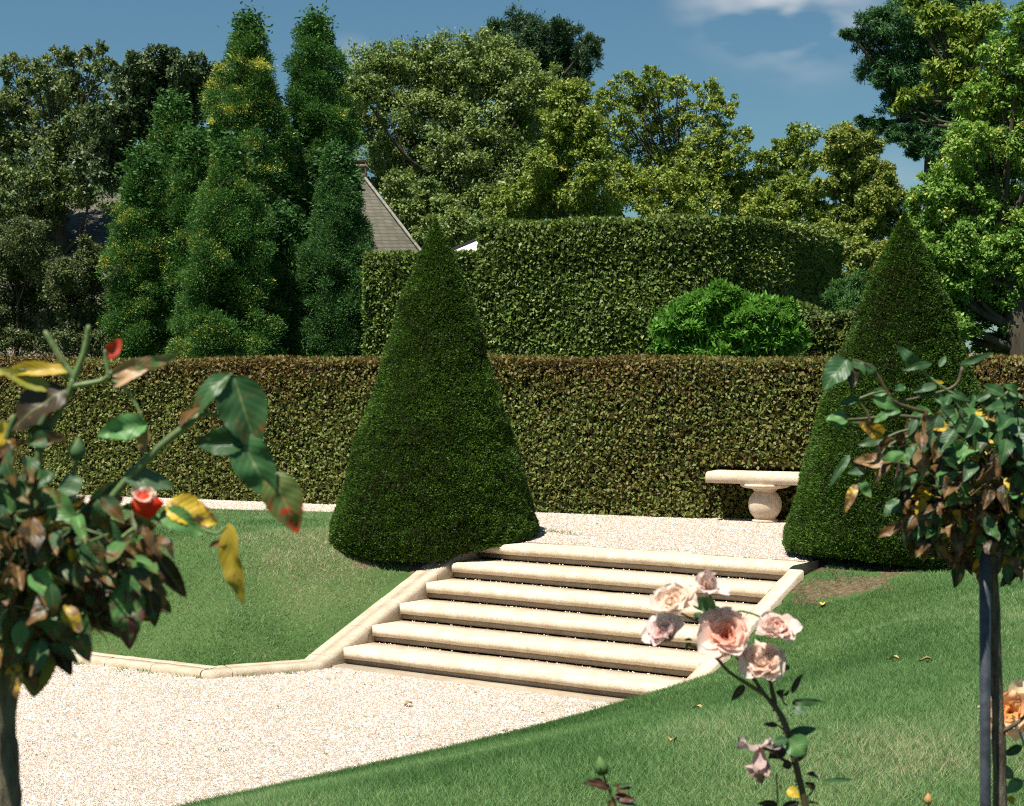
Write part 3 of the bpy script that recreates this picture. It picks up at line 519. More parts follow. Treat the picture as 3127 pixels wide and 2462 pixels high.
tree('juniper_bush', 'dark green tufted bush just left of the right yew cone', [(1790, 615, 26), (1825, 605, 22), (1770, 635, 20), (1830, 640, 26), (1800, 660, 34)], 25, .1, 1100, m_blue, base=1805, r0=.05, cat='bush', asp=.2, droop=.5, clump=.4)
tree('maple_tree', 'loose dark olive maple at the far left with sky showing through its top', [(25, 150, 32), (75, 165, 34), (118, 138, 28), (160, 125, 24), (205, 118, 24), (215, 150, 28), (150, 180, 36), (60, 225, 46), (130, 235, 48), (205, 225, 46), (10, 300, 50), (100, 315, 56), (185, 320, 52), (45, 400, 56), (130, 405, 52), (-30, 220, 50), (-30, 380, 60), (0, 480, 46), (90, 470, 40), (60, 320, 60), (150, 370, 60), (60, 460, 60), (200, 410, 50), (10, 400, 56), (170, 270, 50), (100, 190, 40), (20, 250, 50), (230, 280, 44), (-20, 520, 50)], 40, .135, 950, m_maple, base=150, r0=.24, group=G, clump=.33, inner=.12, twigs=4)
tree('walnut_tree', 'dense dark green tree between the left maple and the twin cypress spires', [(300, 150, 34), (345, 132, 30), (395, 148, 34), (440, 168, 30), (265, 185, 34), (335, 200, 54), (415, 220, 46), (290, 265, 46), (375, 285, 48), (440, 300, 40), (245, 320, 44), (310, 335, 40), (240, 380, 40), (200, 350, 40), (290, 220, 44), (380, 240, 50), (240, 260, 44)], 37, .13, 1500, m_dark, base=340, r0=.24, group=G, clump=.33, inner=.25, twigs=2)
tree('spiraea_bush', 'thin brownish green bush at the far left below the maple', [(20, 540, 44), (80, 560, 46), (40, 620, 54), (-20, 640, 50), (100, 640, 46), (30, 700, 54), (100, 720, 46), (-30, 720, 50), (50, 500, 44), (-10, 570, 50), (90, 600, 50)], 31, .075, 1500, m_thin, base=40, r0=.07, cat='bush', clump=.4, inner=.4, twigs=4)
tree('spiraea_bush', 'thin brownish green bush between the far left bush and the cypresses', [(150, 580, 40), (195, 600, 36), (150, 650, 46), (205, 670, 40), (165, 725, 46), (215, 735, 36), (130, 610, 40), (190, 540, 30)], 29.5, .075, 1500, m_thin, base=175, r0=.06, cat='bush', clump=.4, inner=.4, twigs=4)
tree('elder_bush', 'small green bush at the foot of the linden right of the roof', [(905, 415, 34), (940, 455, 40), (985, 480, 36), (920, 500, 36), (960, 530, 40), (880, 450, 26)], 36, .12, 1400, m_linden, base=935, r0=.1, cat='bush', clump=.34)
tree('laurel_bush', 'bright green laurel bush rising above the terrace hedge left of the privet', [(1440, 700, 42), (1500, 675, 40), (1520, 640, 22), (1560, 700, 46), (1580, 660, 30), (1620, 690, 44), (1660, 720, 34), (1455, 655, 22), (1500, 730, 50), (1600, 745, 50), (1420, 740, 30), (1660, 660, 20), (1545, 622, 10), (1480, 635, 12), (1500, 645, 13), (1525, 612, 9), (1470, 648, 11), (1562, 645, 12), (1600, 652, 12), (1640, 668, 11), (1515, 628, 9), (1430, 668, 12)], 22.6, .15, 700, m_laurel, base=1540, r0=.05, cat='bush', asp=.34, droop=.5, clump=.36, dz=.3)
tree('cedar_tree', 'dark cedar with drooping boughs against the sky at the upper right', [(1852, 55, 34), (1900, 55, 46), (1795, 72, 14), (1815, 78, 18), (1955, 95, 55), (1858, 120, 42), (1915, 160, 52), (1990, 50, 58), (2045, 20, 50), (1895, 215, 34), (1945, 230, 44), (1995, 170, 58), (1860, 170, 20), (1822, 255, 9), (1840, 264, 13), (1865, 272, 18), (1895, 282, 22), (1925, 290, 26), (1935, 318, 18), (1965, 275, 40), (1990, 310, 40), (1925, -20, 50), (2060, 100, 60), (2050, 250, 70)], 34, .13, 1900, m_cedar, base=2060, r0=.36, rise=.05, group=G, clump=.34, asp=.22, flat=.55, droop=-.35, inner=.3, dz=.3)
tree('chestnut_tree', 'yellow green chestnut sprays hanging before the dark cedar', [(1950, 12, 24), (1985, 35, 28), (2020, 55, 26), (1955, 60, 14), (1985, 148, 20), (1955, 195, 15), (1920, 205, 14), (1910, 222, 10), (2015, 165, 24), (2040, 110, 30), (2085, 40, 36), (2010, 195, 20), (1895, 235, 7), (2050, 180, 30)], 28, .15, 230, m_chest, base=2140, r0=.2, rise=.1, group=G, clump=.42, inner=.05, dz=.15, droop=-.5, asp=.5, twigs=2)
tree('sycamore_tree', 'large sunlit bright green tree filling the right edge of the view', [(2125, 120, 50), (2165, 60, 44), (2160, 200, 72), (2075, 215, 50), (2055, 300, 52), (2130, 330, 76), (2005, 395, 50), (2080, 430, 66), (2165, 460, 70), (1975, 470, 40), (2050, 530, 62), (2140, 580, 66), (1995, 570, 44), (2080, 640, 56), (2165, 690, 60), (2030, 690, 46), (2110, 745, 50), (2230, 300, 90), (2240, 550, 90), (2230, 150, 80), (1975, 620, 26), (1945, 420, 22), (2000, 740, 40), (1955, 550, 40), (1985, 650, 46), (2030, 600, 60), (1970, 510, 40), (1990, 700, 50), (2060, 460, 60), (2100, 260, 60), (2110, 540, 60), (2150, 640, 60), (2050, 380, 56)], 23, .085, 2000, m_bright, base=2170, r0=.26, group=G, clump=.3, inner=.25, dz=.35, twigs=1)

# cypress spires
def cypress(label, ax_, prof, Y, mat, gold, ncl=900, per=36):
    leaf_scale = 1.
    """prof: (photo y, half width) from the apex down; leaf sprays on a lumpy cone"""
    m = mpx(Y); ys = np.array([p[0] for p in prof], float); hw = np.array([p[1] for p in prof], float)*m; b = at(ax_[1], 900, Y); b[2] = -.05
    zs = np.array([at(ax_[0], y, Y)[2] for y in ys]); top = at(ax_[0], ys[0], Y); f = np.linspace(0, 1, 400)
    zz = top[2]*(1-f)+.1*f; w = np.interp(-zz, -zs, hw)+.03; sc = np.clip(w/.5, .24, 1.); crm = .235*sc*Y/30; dz_ = (top[2]-.1)/400
    den = 2*w*dz_/crm**2*1.45; cdf = np.cumsum(den); ncl = int(cdf[-1]); cdf /= cdf[-1]
    z = np.interp((np.arange(ncl)+RS.rand(ncl))/ncl, cdf, zz); th = np.arange(ncl)*2.39996+RS.normal(size=ncl)*.35; k = (top[2]-z)/(top[2]-.1)
    ctr = np.stack([top[0]+(b[0]-top[0])*k, np.full(ncl, Y), z], -1); out = np.stack([np.cos(th), np.sin(th), 0*th], -1); R = np.interp(-z, -zs, hw)
    cr = .235*np.clip(R/.5, .24, 1.)*(Y/30)*RS.uniform(.7, 1.4, ncl); C = ctr+out*np.maximum(R*RS.uniform(.66, 1.1, ncl)-cr*.6, 0)[:, None]
    cnt = np.maximum((1150*(cr/.235)**2).astype(int), 60); ii = np.repeat(np.arange(ncl), cnt); n = len(ii); o2 = out[ii]
    q = unit(RS.normal(size=(n, 3))*.8+o2*.6+np.array([0, 0, .6])); lob = .72+.55*vnoise(C[ii]*3+q*1.6, 1.4); q = q*(RS.rand(n, 1)**.22)*(lob*(1+.12*RS.normal(size=n)))[:, None]; q[:, 2] *= .92
    P = C[ii]+q*cr[ii][:, None]; D = unit(o2*.3+q*.8+np.array([0, 0, .25])+RS.normal(size=(n, 3))*.55); N = unit(RS.normal(size=(n, 3))*.7+q*.8+np.array([0, 0, .5]))
    gp = np.clip((vnoise(C, .8)-.28)*2.6, .1, 1)*gold*np.clip(1.35-k, .4, 1.2)*np.where(RS.rand(ncl) < .75, 1, .15); rn = np.clip(RS.normal(.42, .17, n), 0, .76); g = (RS.rand(n) < gp[ii]*.75*np.clip(vnoise(P, 6)*3.4-1.2, 0, 1.4)) & (q[:, 2] > .1); rn = np.where(g, RS.uniform(.86, 1, n), rn)
    L = RS.uniform(.022, .06, n)*(Y/30); lv = [leaves(P, D, N, L, L*RS.uniform(.25, .42, n), rn)]
    # inner boughs
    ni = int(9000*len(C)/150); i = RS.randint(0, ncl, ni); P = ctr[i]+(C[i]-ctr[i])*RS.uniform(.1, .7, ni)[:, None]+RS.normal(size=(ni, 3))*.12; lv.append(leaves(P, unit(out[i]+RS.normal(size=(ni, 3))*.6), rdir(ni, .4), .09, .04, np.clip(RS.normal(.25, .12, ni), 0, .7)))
    # wispy leader
    nt = 60; P = top+np.array([0, 0, -.12])+RS.normal(size=(nt, 3))*np.array([.05, .05, .14]); lv.append(leaves(P, unit(RS.normal(size=(nt, 3))*.35+np.array([0, 0, 1])), rdir(nt), .07, .018, np.full(nt, .5)))
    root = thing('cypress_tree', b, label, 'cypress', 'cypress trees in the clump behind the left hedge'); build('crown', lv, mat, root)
    bl = [tube([b, ctr.mean(0), top-np.array([0, 0, .2])], [.16, .1, .015], 9)]
    for j in RS.randint(0, ncl, 70): a = ctr[j]-np.array([0, 0, .25]); bl.append(tube([a, a*.5+C[j]*.5-np.array([0, 0, .06]), C[j]], [.025, .018, .006], 5))
    build('trunk', bl, m_bark, root)
cypress('tallest gold tipped cypress on the left of the twin spires', (526, 515), [(45, 2), (80, 30), (120, 48), (170, 62), (250, 82), (330, 94), (450, 104), (600, 110), (900, 105)], 31.5, m_thuja, .8, 1500)
cypress('gold tipped cypress spire on the right of the twin spires', (668, 680), [(42, 2), (75, 32), (120, 50), (170, 62), (240, 74), (320, 80), (450, 84), (900, 84)], 32.5, m_thuja, .55, 1200)
cypress('blue green cypress at the right end of the clump, beside the house roof', (712, 722), [(328, 3), (360, 30), (420, 50), (500, 68), (580, 80), (700, 84), (900, 80)], 29.5, m_blue, .12, 1000)
cypress('pointed cypress with gold tips in front of the dark walnut', (362, 350), [(214, 2), (250, 24), (300, 42), (360, 58), (450, 72), (560, 80), (900, 80)], 31, m_thuja, .5, 900)
cypress('outermost left cypress of the clump, leaning over the thin bushes', (300, 292), [(330, 3), (365, 24), (420, 44), (500, 62), (580, 76), (700, 80), (900, 74)], 29.5, m_thuja, .6, 900)
cypress('broad gold tipped cypress in the front middle of the clump', (492, 480), [(312, 4), (345, 34), (400, 60), (480, 84), (580, 102), (680, 112), (900, 108)], 29, m_thuja, .7, 1300)
cypress('narrow cypress wedged between the pointed one and the front middle one', (410, 395), [(292, 3), (330, 28), (400, 50), (500, 68), (620, 80), (900, 78)], 29.7, m_thuja, .65, 800)
cypress('low green cypress in the shaded gap before the right spire', (600, 605), [(455, 4), (490, 26), (540, 42), (620, 58), (700, 64), (900, 62)], 29.6, m_blue, .35, 700)

# ------------------------------------------------------------------ house and pavilion
t = NT('roof_tiles'); p = t.pos(); br = t.n('ShaderNodeTexBrick', i_Scale=1.0); br.offset = .5
mp = t.n('ShaderNodeMapping'); mp.inputs['Scale'].default_value = (1, 1, 1.0); sx = t.n('ShaderNodeSeparateXYZ'); t.l(p, sx.inputs[0]); cb = t.n('ShaderNodeCombineXYZ'); t.l(t.math('ADD', sx.outputs[0], sx.outputs[1]), cb.inputs[0]); t.l(sx.outputs[2], cb.inputs[1]); t.l(cb.outputs[0], br.inputs['Vector'])
for k, v in (('Brick Width', .17), ('Row Height', .085), ('Mortar Size', .010), ('Mortar Smooth', .3), ('Bias', 0.)): br.inputs[k].default_value = v
br.inputs['Color1'].default_value = (.095, .090, .072, 1); br.inputs['Color2'].default_value = (.15, .143, .118, 1); br.inputs['Mortar'].default_value = (.07, .06, .045, 1)
m_roof = t.done(t.mix(t.math('MULTIPLY', t.ramp(t.noise(2.2, 6, p, .7), [(.45, (0, 0, 0)), (.75, (1, 1, 1))]), .5), br.outputs['Color'], (.10, .095, .06)), .9, .15, t.bump(br.outputs['Fac'], -.8, .03))
t = NT('old_brick'); p = t.pos(); br = t.n('ShaderNodeTexBrick', i_Scale=1.); sx = t.n('ShaderNodeSeparateXYZ'); t.l(p, sx.inputs[0]); cb = t.n('ShaderNodeCombineXYZ'); t.l(t.math('ADD', sx.outputs[0], sx.outputs[1]), cb.inputs[0]); t.l(sx.outputs[2], cb.inputs[1]); t.l(cb.outputs[0], br.inputs['Vector'])
for k, v in (('Brick Width', .21), ('Row Height', .075), ('Mortar Size', .01)): br.inputs[k].default_value = v
br.inputs['Color1'].default_value = (.20, .13, .09, 1); br.inputs['Color2'].default_value = (.13, .10, .075, 1); br.inputs['Mortar'].default_value = (.30, .26, .2, 1)
m_brick = t.done(br.outputs['Color'], .9, .1, t.bump(br.outputs['Fac'], -.6, .01))
t = NT('ridge_mortar'); m_ridge = t.done(t.ramp(t.noise(9, 4, t.pos()), [(.3, (.17, .165, .14)), (.7, (.32, .31, .27))]), .9, .1)
YH = 42.; rr = at(768, 392, YH); rl = at(150, 405, YH+1.5); er = at(955, 580, YH-3.2); zl = 2.9
eR = np.array([rr[0]+(er[0]-rr[0])*1.12, YH-4.3, zl]); eL = np.array([rl[0]-2.5, YH-3.6, zl]); bR = eR+np.array([0, 9, 0]); bL = eL+np.array([0, 9, 0]); rr[2] = 6.05; rl[2] = 6.0
house = thing('country_house', ((eR[0]+eL[0])/2, YH, 0), 'house with a weathered grey tiled hip roof behind the cypress clump', 'house')
def quad(*p): return (np.array(p), np.array([[0, 1, 2, 3]]), 0)
dn = np.array([0, 0, -.16])
rv = np.array([eL, eR, bR, bL, rl, rr]); rv2 = rv+dn
RV = np.concatenate([rv, rv2]); 
roof = build('roof', [(RV, np.array([[0, 1, 5, 4], [2, 3, 4, 5], [6, 10, 11, 7], [8, 11, 10, 9], [0, 6, 7, 1], [1, 7, 8, 2], [2, 8, 9, 3], [3, 9, 6, 0]]), 0), (RV, np.array([[1, 2, 5], [3, 0, 4], [7, 11, 8], [9, 10, 6]]), 0)], m_roof, house)
roof['_o'] = house['_o']
def sub(name, blocks, mat, par, **k):
    o = build(name, blocks, mat, None, loc=house['_o'], **k); o.parent = par; o.location = (0, 0, 0); return o
up = np.array([0, -.03, .05])
sub('ridge_tiles', [tube([rr+up, eR+up], [.035, .035], 8), tube([rl+up, rr+up], [.035, .035], 8), tube([rl+up, eL+up], [.035, .035], 8), tube([rr+up, bR+up], [.035, .035], 8)], m_ridge, roof)
ch = at(757, 392, YH-.1); chz = at(757, 343, YH-.1)[2]
sub('chimney', [box((ch[0]-.05, YH+.1, (5.5+chz)/2), (.46, .6, chz-5.5)), box((ch[0]-.05, YH+.1, chz-.12), (.54, .68, .08)), box((ch[0]-.05, YH+.1, chz+.02), (.50, .64, .07))], m_brick, roof)
wl = eL+np.array([.4, .4, 0]); wr = eR+np.array([-.4, .4, 0]); c = (wl+wr)/2
build('wall', [box((c[0], c[1]+4.1, 1.4), (wr[0]-wl[0], 8.2, 2.78))], m_brick, house)
t = NT('white_canvas'); m_canvas = t.done(t.ramp(t.noise(3, 3, t.pos()), [(.3, (.70, .66, .66)), (.7, (.78, .74, .74))]), .7, .2, transl=.1)
t = NT('dark_bronze'); m_bronze = t.done((.03, .028, .025), .5, .4)
YP = 33.; ap = at(1052, 492, YP); ec = at(968, 533, YP-.6); hwp = ap[0]-ec[0]+.25; zb = ec[2]-.08
pav = thing('garden_pavilion', (ap[0], YP, 0), 'white peaked canopy with dark ribs just showing over the hedge by the left yew', 'pavilion')
cn = [np.array([ap[0]+sx_*hwp, YP+sy_*hwp, zb]) for sx_, sy_ in ((-1, -1), (1, -1), (1, 1), (-1, 1))]; apx = np.array([ap[0], YP, ap[2]])
V = np.array(cn+[apx]+[c_-np.array([0, 0, .15]) for c_ in cn]); build('canopy', [(V, np.array([[0, 1, 4], [1, 2, 4], [2, 3, 4], [3, 0, 4]]), 0), (V, np.array([[0, 5, 6, 1], [1, 6, 7, 2], [2, 7, 8, 3], [3, 8, 5, 0]]), 0)], m_canvas, pav)
for k in range(4):
    for f in (0., .33, .67):
        e0 = cn[k]*(1-f)+cn[(k+1) % 4]*f; build('rib', [tube([e0+np.array([0, 0, .02]), apx+np.array([0, 0, .03])], [.022, .022], 6)], m_bronze, pav)
    build('post', [tube([[cn[k][0], cn[k][1], 0], cn[k]], [.035, .035], 8)], m_bronze, pav)
# ------------------------------------------------------------------ roses in the near bed
t = NT('rose_leaf'); cA = t.n('ShaderNodeAttribute', attribute_name='col'); cB = t.attr('col2', 'Color'); st_ = t.n('ShaderNodeSeparateXYZ'); t.l(t.attr('st', 'Vector'), st_.inputs[0])
bl_ = t.noise(95, 4, t.pos(), .6); bl2 = t.noise(330, 2, t.pos()); th_ = t.math('SUBTRACT', t.math('SUBTRACT', 1.0, t.math('MULTIPLY', st_.outputs[0], .16)), cA.outputs['Alpha'])
mk = t.n('ShaderNodeMapRange', interpolation_type='SMOOTHSTEP'); t.l(t.math('ADD', t.math('MULTIPLY', bl_, .8), t.math('MULTIPLY', bl2, .2)), mk.inputs[0]); t.l(t.math('SUBTRACT', th_, .05), mk.inputs[1]); t.l(t.math('ADD', th_, .05), mk.inputs[2])
c_ = t.mix(mk.outputs[0], cA.outputs['Color'], cB); tone = t.noise(40, 3, t.pos()); c_ = t.mix(t.ramp(tone, [(.35, (0, 0, 0)), (.7, (.35, .35, .35))]), c_, t.mix(1., c_, (1.5, 1.45, 1.0), 'MULTIPLY'))
at_ = t.math('ABSOLUTE', st_.outputs[1]); rib = t.math('LESS_THAN', at_, .05); c_ = t.mix(t.math('MULTIPLY', rib, .55), c_, (.22, .24, .09))
vein = t.math('SINE', t.math('MULTIPLY', t.math('SUBTRACT', t.math('MULTIPLY', st_.outputs[0], 8.), t.math('MULTIPLY', at_, 2.2)), 6.283)); hgt = t.math('ADD', t.math('MULTIPLY', vein, .5), t.math('MULTIPLY', rib, -1.2))
m_rleaf = t.done(c_, .44, .34, t.bump(hgt, .16, .0014), transl=.22)
t = NT('rose_cane'); n_ = t.noise(160, 4, t.pos()); m_cane = t.done(t.mix(t.ramp(n_, [(.45, (0, 0, 0)), (.7, (.6, .6, .6))]), t.ramp(t.attr('rnd'), [(0, (.045, .028, .018)), (.4, (.07, .06, .025)), (.6, (.09, .15, .05)), (1, (.17, .26, .085))]), (.10, .06, .035)), .5, .4, t.bump(n_, .3, .002))
m_rbark = barkmat('rose_trunk_bark', (.05, .04, .028), (.27, .23, .17), 130)
t = NT('rose_petal'); m_petal = t.done(t.attr('col', 'Color'), .55, .25, t.bump(t.noise(220, 3, t.pos()), .15, .002), transl=.45)
GR = (.035, .095, .035); LG = (.085, .20, .065); GG = (.075, .135, .075); YE = (.50, .34, .03); YG = (.24, .25, .035); BR = (.15, .075, .028); DB = (.036, .026, .014); RD = (.40, .03, .012); PK = (.42, .26, .16); TN = (.30, .19, .10); PU = (.09, .03, .035)
CAMN = np.array([0, -1., .0])
def rleaf(base, tip, width, col, col2=BR, blot=.25, face=1., curl=.15, fold=.28, ns=20, nt=7):
    base = np.asarray(base, float); d = np.asarray(tip, float)-base; Ln = np.linalg.norm(d); d = d/Ln
    n0 = CAMN*face+np.array([0, 0, .45])+RS.normal(size=3)*.28; sd = unit(np.cross(d, n0)); n = np.cross(sd, d)
    s = np.linspace(0, 1, ns)[:, None]; tt = np.linspace(-1, 1, nt)[None, :]; w = np.sin(np.pi*s**.82)**.75*(1-.25*s); w = w*(1+.05*np.sin(s*70)*(abs(tt) > .9))
    q = tt*w*width*.5; ph = RS.uniform(0, 6); wav = np.sin(s*9+ph)*.05*width*tt**2
    P = base+d*(s*Ln)[..., None]+sd*q[..., None]*np.cos(fold)+n*((abs(q)*math.sin(fold)+wav-curl*Ln*(s-.35)**2+curl*Ln*.12)*np.ones_like(q))[..., None]
    V = P.reshape(-1, 3); k = len(V); st = np.stack([np.broadcast_to(s, (ns, nt)), np.broadcast_to(tt, (ns, nt)), np.zeros((ns, nt))], -1).reshape(-1, 3)
    V = V+n*((vnoise(V, 70)-.5)*.012*min(1, width/.03))[:, None]*np.abs(np.sin(np.pi*st[:, :1])); j = 1+RS.normal()*.12; return (V, grid_faces(ns, nt), 0, {'col': np.tile([col[0]*j, col[1]*j, col[2]*j, blot], (k, 1)), 'col2': np.tile([*col2, 1], (k, 1)), 'st': st})
def stem(Y, pts, r, rnd, ns=7, n=14):
    """cane through photo points (x, y[, depth offset]); r = one radius or (start, end)"""
    q = spline([at(p[0], p[1], Y+(p[2] if len(p) > 2 else 0)) for p in pts], n); r = np.linspace(*r, n) if isinstance(r, tuple) else np.full(n, r)
    return tube(q, r*(1+RS.uniform(-.08, .12, n)), ns, 0, rnd)
def pleaf(Y, l, **k):
    """leaf from photo: (x0, y0, x1, y1, width px, colour, colour 2, blotch[, depth])"""
    dz = l[8] if len(l) > 8 else 0; return rleaf(at(l[0], l[1], Y+dz), at(l[2], l[3], Y+dz-RS.uniform(-.01, .02)), l[4]*1.22*mpx(Y), l[5], l[6], l[7], **k)
def filler(Y, n, cx_, cy_, rx, ry, rz, lens, pal, down=.7, power=.45, ylo=None):
    out = []
    for _ in range(n):
        d = rdir(1)[0]*RS.rand()**power; x = cx_+d[0]*rx; y = cy_-d[2]*ry; b = at(x, y, Y+d[1]*rz); dr = unit(np.array([d[0]*.9, d[1]*.9, d[2]*.4-down])+RS.normal(size=3)*.55)
        ln = RS.uniform(*lens); c, c2, bo = pal(d); out.append(rleaf(b, b+dr*ln, ln*RS.uniform(.5, .68), c, c2, bo, face=RS.uniform(-.2, 1.), curl=RS.uniform(-.1, .5), fold=RS.uniform(.1, .7), ns=14))
    return out
def pick(opts):
    r = RS.rand(); a = 0
    for o in opts:
        a += o[0]
        if r <= a: return o[1:]
    return opts[-1][1:]
def bud(c, d, ln, r, col, col2, sep=GR):
    d = unit(np.array(d, float)); c = np.array(c, float); s = np.linspace(0, 1, 10); pr = r*np.array([.35, .75, .95, 1., .97, .88, .72, .52, .3, .08]); tb = tube(c+d*(s*ln)[:, None], pr, 12, 0)
    k = len(tb[0]); f = np.clip(((tb[0]-c)@d)/ln, 0, 1)[:, None]; colr = np.concatenate([np.array(col)*(1-f)+np.array(col2)*f, np.ones((k, 1))], 1); return [(tb[0], tb[1], 0, {'col': colr})]
def sepals(c, d, ln, r, n=5, col=GR, spread=.5):
    d = unit(np.array(d, float)); a = unit(np.cross(d, [.3, .2, .9])); b = np.cross(d, a); out = []
    for i in range(n):
        th = 2*np.pi*i/n; o = a*math.cos(th)+b*math.sin(th); out.append(rleaf(c+o*r*.6, c+o*(r+ln*spread)+d*ln*(1-spread), ln*.28, col, DB, .2, ns=8, nt=5))
    return out
def flower(c, N, R, inner, outer, rings=None, ruffle=.12, rows=9):
    N = unit(np.array(N, float)); A = unit(np.cross(N, [.13, .21, .95])); B = np.cross(N, A); c = np.array(c, float)-N*R*.3; out = []
    rings = rings or [(6, 1.1, 48, 84, .6), (7, 1.02, 36, 72, .56), (7, .9, 26, 62, .5), (7, .76, 16, 48, .42), (6, .62, 6, 34, .34), (5, .46, 0, 24, .28)]
    for k, (n, ln, p0, p1, wd) in enumerate(rings):
        off = RS.uniform(0, 6.28); f = k/max(1, len(rings)-1)
        for i in range(n):
            th = off+2*np.pi*i/n+RS.normal()*.12; rd = A*math.cos(th)+B*math.sin(th); tg = -A*math.sin(th)+B*math.cos(th); l = ln*R*RS.uniform(.86, 1.12); a0 = p0+RS.normal()*7; a1 = p1+RS.normal()*13
            s = np.linspace(0, 1, rows); phi = np.radians(a0+(a1-a0)*s**1.3); dr = np.sin(phi)[:, None]*rd+np.cos(phi)[:, None]*N; path = np.concatenate([[np.zeros(3)], np.cumsum((dr[1:]+dr[:-1])*.5*l/(rows-1), 0)])
            nrm = np.cos(phi)[:, None]*rd-np.sin(phi)[:, None]*N; tt = np.linspace(-1, 1, 7); w = (s**.55)*np.sqrt(np.clip(1.04-s**5, 0.0, 1))*wd*R*RS.uniform(.85, 1.1); seed = RS.rand(3)*50
            P = c+path[:, None]+tg*(w[:, None]*tt)[..., None]-nrm[:, None]*(w[:, None]*tt**2*.38)[..., None]
            q = np.stack([s[:, None]*2+tt*0, tt+0*s[:, None], 0*s[:, None]+0*tt], -1)+seed; P = P+nrm[:, None]*((vnoise(q, 1.6)-.5)*ruffle*3.4*R*s[:, None]**1.5)[..., None]; 
            P = P+dr[:, None]*((vnoise(q+9, 2.2)-.5)*.22*R*s[:, None]**3)[..., None]
            g = np.clip(f*.75+.35*(1-s), 0, 1)[:, None, None]; cc = np.array(inner)*g+np.array(outer)*(1-g); cc = np.broadcast_to(cc*(1+RS.normal()*.05), (rows, 7, 3)).reshape(-1, 3)
            out.append((P.reshape(-1, 3), grid_faces(rows, 7), 0, {'col': np.concatenate([cc, np.ones((len(cc), 1))], 1)}))
    return out
def twigs_in(Y, n, cx_, cy_, rx, ry, rz, r):
    out = []
    for _ in range(n):
        d = rdir(1)[0]; a = at(cx_+d[0]*rx*.15, cy_-d[2]*ry*.15+ry*.25, Y); e_ = at(cx_+d[0]*rx*RS.uniform(.6, 1.05), cy_-d[2]*ry*RS.uniform(.6, 1.05), Y+d[1]*rz); out.append(tube(spline([a, a*.5+e_*.5+RS.normal(size=3)*.02, e_], 9), np.linspace(r, r*.45, 9), 6, 0, RS.rand()**.7))
    return out
def zoom5(x, y): return (2300+.4098*x)/S_, (950+.4098*y)/S_
def zoom4(x, y): return (1900+.4755*x)/S_, (1650+.4755*y)/S_
def zoom8(x, y): return (2700+.4682*x)/S_, (1000+.4682*y)/S_
def zl(fn, sc, l): a = fn(l[0], l[1]); b = fn(l[2], l[3]); return (*a, *b, l[4]*sc/S_, *l[5:])
def trunk_mesh(Y, pts, rs, ns=14):
    q = spline(pts, 40); z = q[:, 2]; r = np.interp(np.linspace(0, 1, 40), np.linspace(0, 1, len(rs)), rs); kn = vnoise(np.stack([z*0+3, z*0, z], -1), 17); tb = tube(q, r*(.88+.3*kn), ns)
    V = tb[0]; V = V+(vnoise(V, 90)-.5)[:, None]*.0025; return (V, tb[1], 0, tb[3])

# --- left standard rose
Y = 1.9; g0 = at(12, 1700, Y); g0[2] = float(terrain(g0[0], g0[1]))
rose = thing('standard_rose', g0, 'nearest standard rose at the left edge, spotted yellowing leaves and one red bud', 'rose', 'standard roses in the near bed')
build('trunk', [trunk_mesh(Y, [g0-np.array([0, 0, .05]), at(16, 2300, Y), at(14, 1706, Y), at(10, 1480, Y), at(20, 1290, Y)], [.016, .015, .0142, .0128, .0145, .017]), tube([at(20, 1330, Y), at(-30, 1240, Y+.03)], [.011, .006], 8), tube([at(20, 1320, Y), at(70, 1240, Y), at(130, 1190, Y)], [.010, .007, .005], 8), tube([at(18, 1330, Y), at(20, 1200, Y-.03)], [.011, .007], 8)], m_rbark, rose, smooth=True)
canes = [[(60, 1280), (78, 1120), (82, 960), (108, 900), (140, 845), (157, 800)], [(157, 800), (130, 760), (95, 702)], [(157, 800), (178, 745), (188, 690)], [(155, 818), (190, 812), (218, 805), (238, 788)], [(232, 800), (226, 770), (222, 742)], [(238, 806), (270, 828), (298, 878), (312, 925)], [(60, 1285), (150, 1180), (205, 1098), (258, 1028), (300, 985), (345, 940), (400, 898), (424, 878)], [(424, 880), (455, 878), (485, 900), (500, 925)], [(430, 870), (470, 815), (492, 792)], [(160, 1190), (150, 1165), (140, 1110), (128, 1040)], [(150, 1180), (145, 1060), (165, 965)], [(60, 1290), (190, 1200), (270, 1130), (330, 1090)], [(300, 1085), (290, 1110), (275, 1145)], [(40, 1270), (-10, 1100), (10, 950), (30, 880)], [(150, 800), (110, 790), (40, 782)], [(110, 830), (60, 800), (0, 790)], [(330, 1150), (290, 1160), (180, 1200)], [(270, 1220), (200, 1200), (100, 1230)], [(480, 1115), (455, 1130), (400, 1110), (330, 1100)]]
wd_ = [.0042, .0034, .0034, .003, .0024, .0018, .0044, .0022, .0018, .003, .0028, .0026, .0018, .004, .0018, .0016, .0018, .0022, .0014]
build('canes', [stem(Y, c_[::1], (w_*1.1, w_*.8), RS.uniform(.62, .95) if i not in (0, 13) else .6) for i, (c_, w_) in enumerate(zip(canes, wd_))]+twigs_in(Y, 46, 60, 1180, 250, 180, .12, .0022), m_cane, rose, smooth=True)
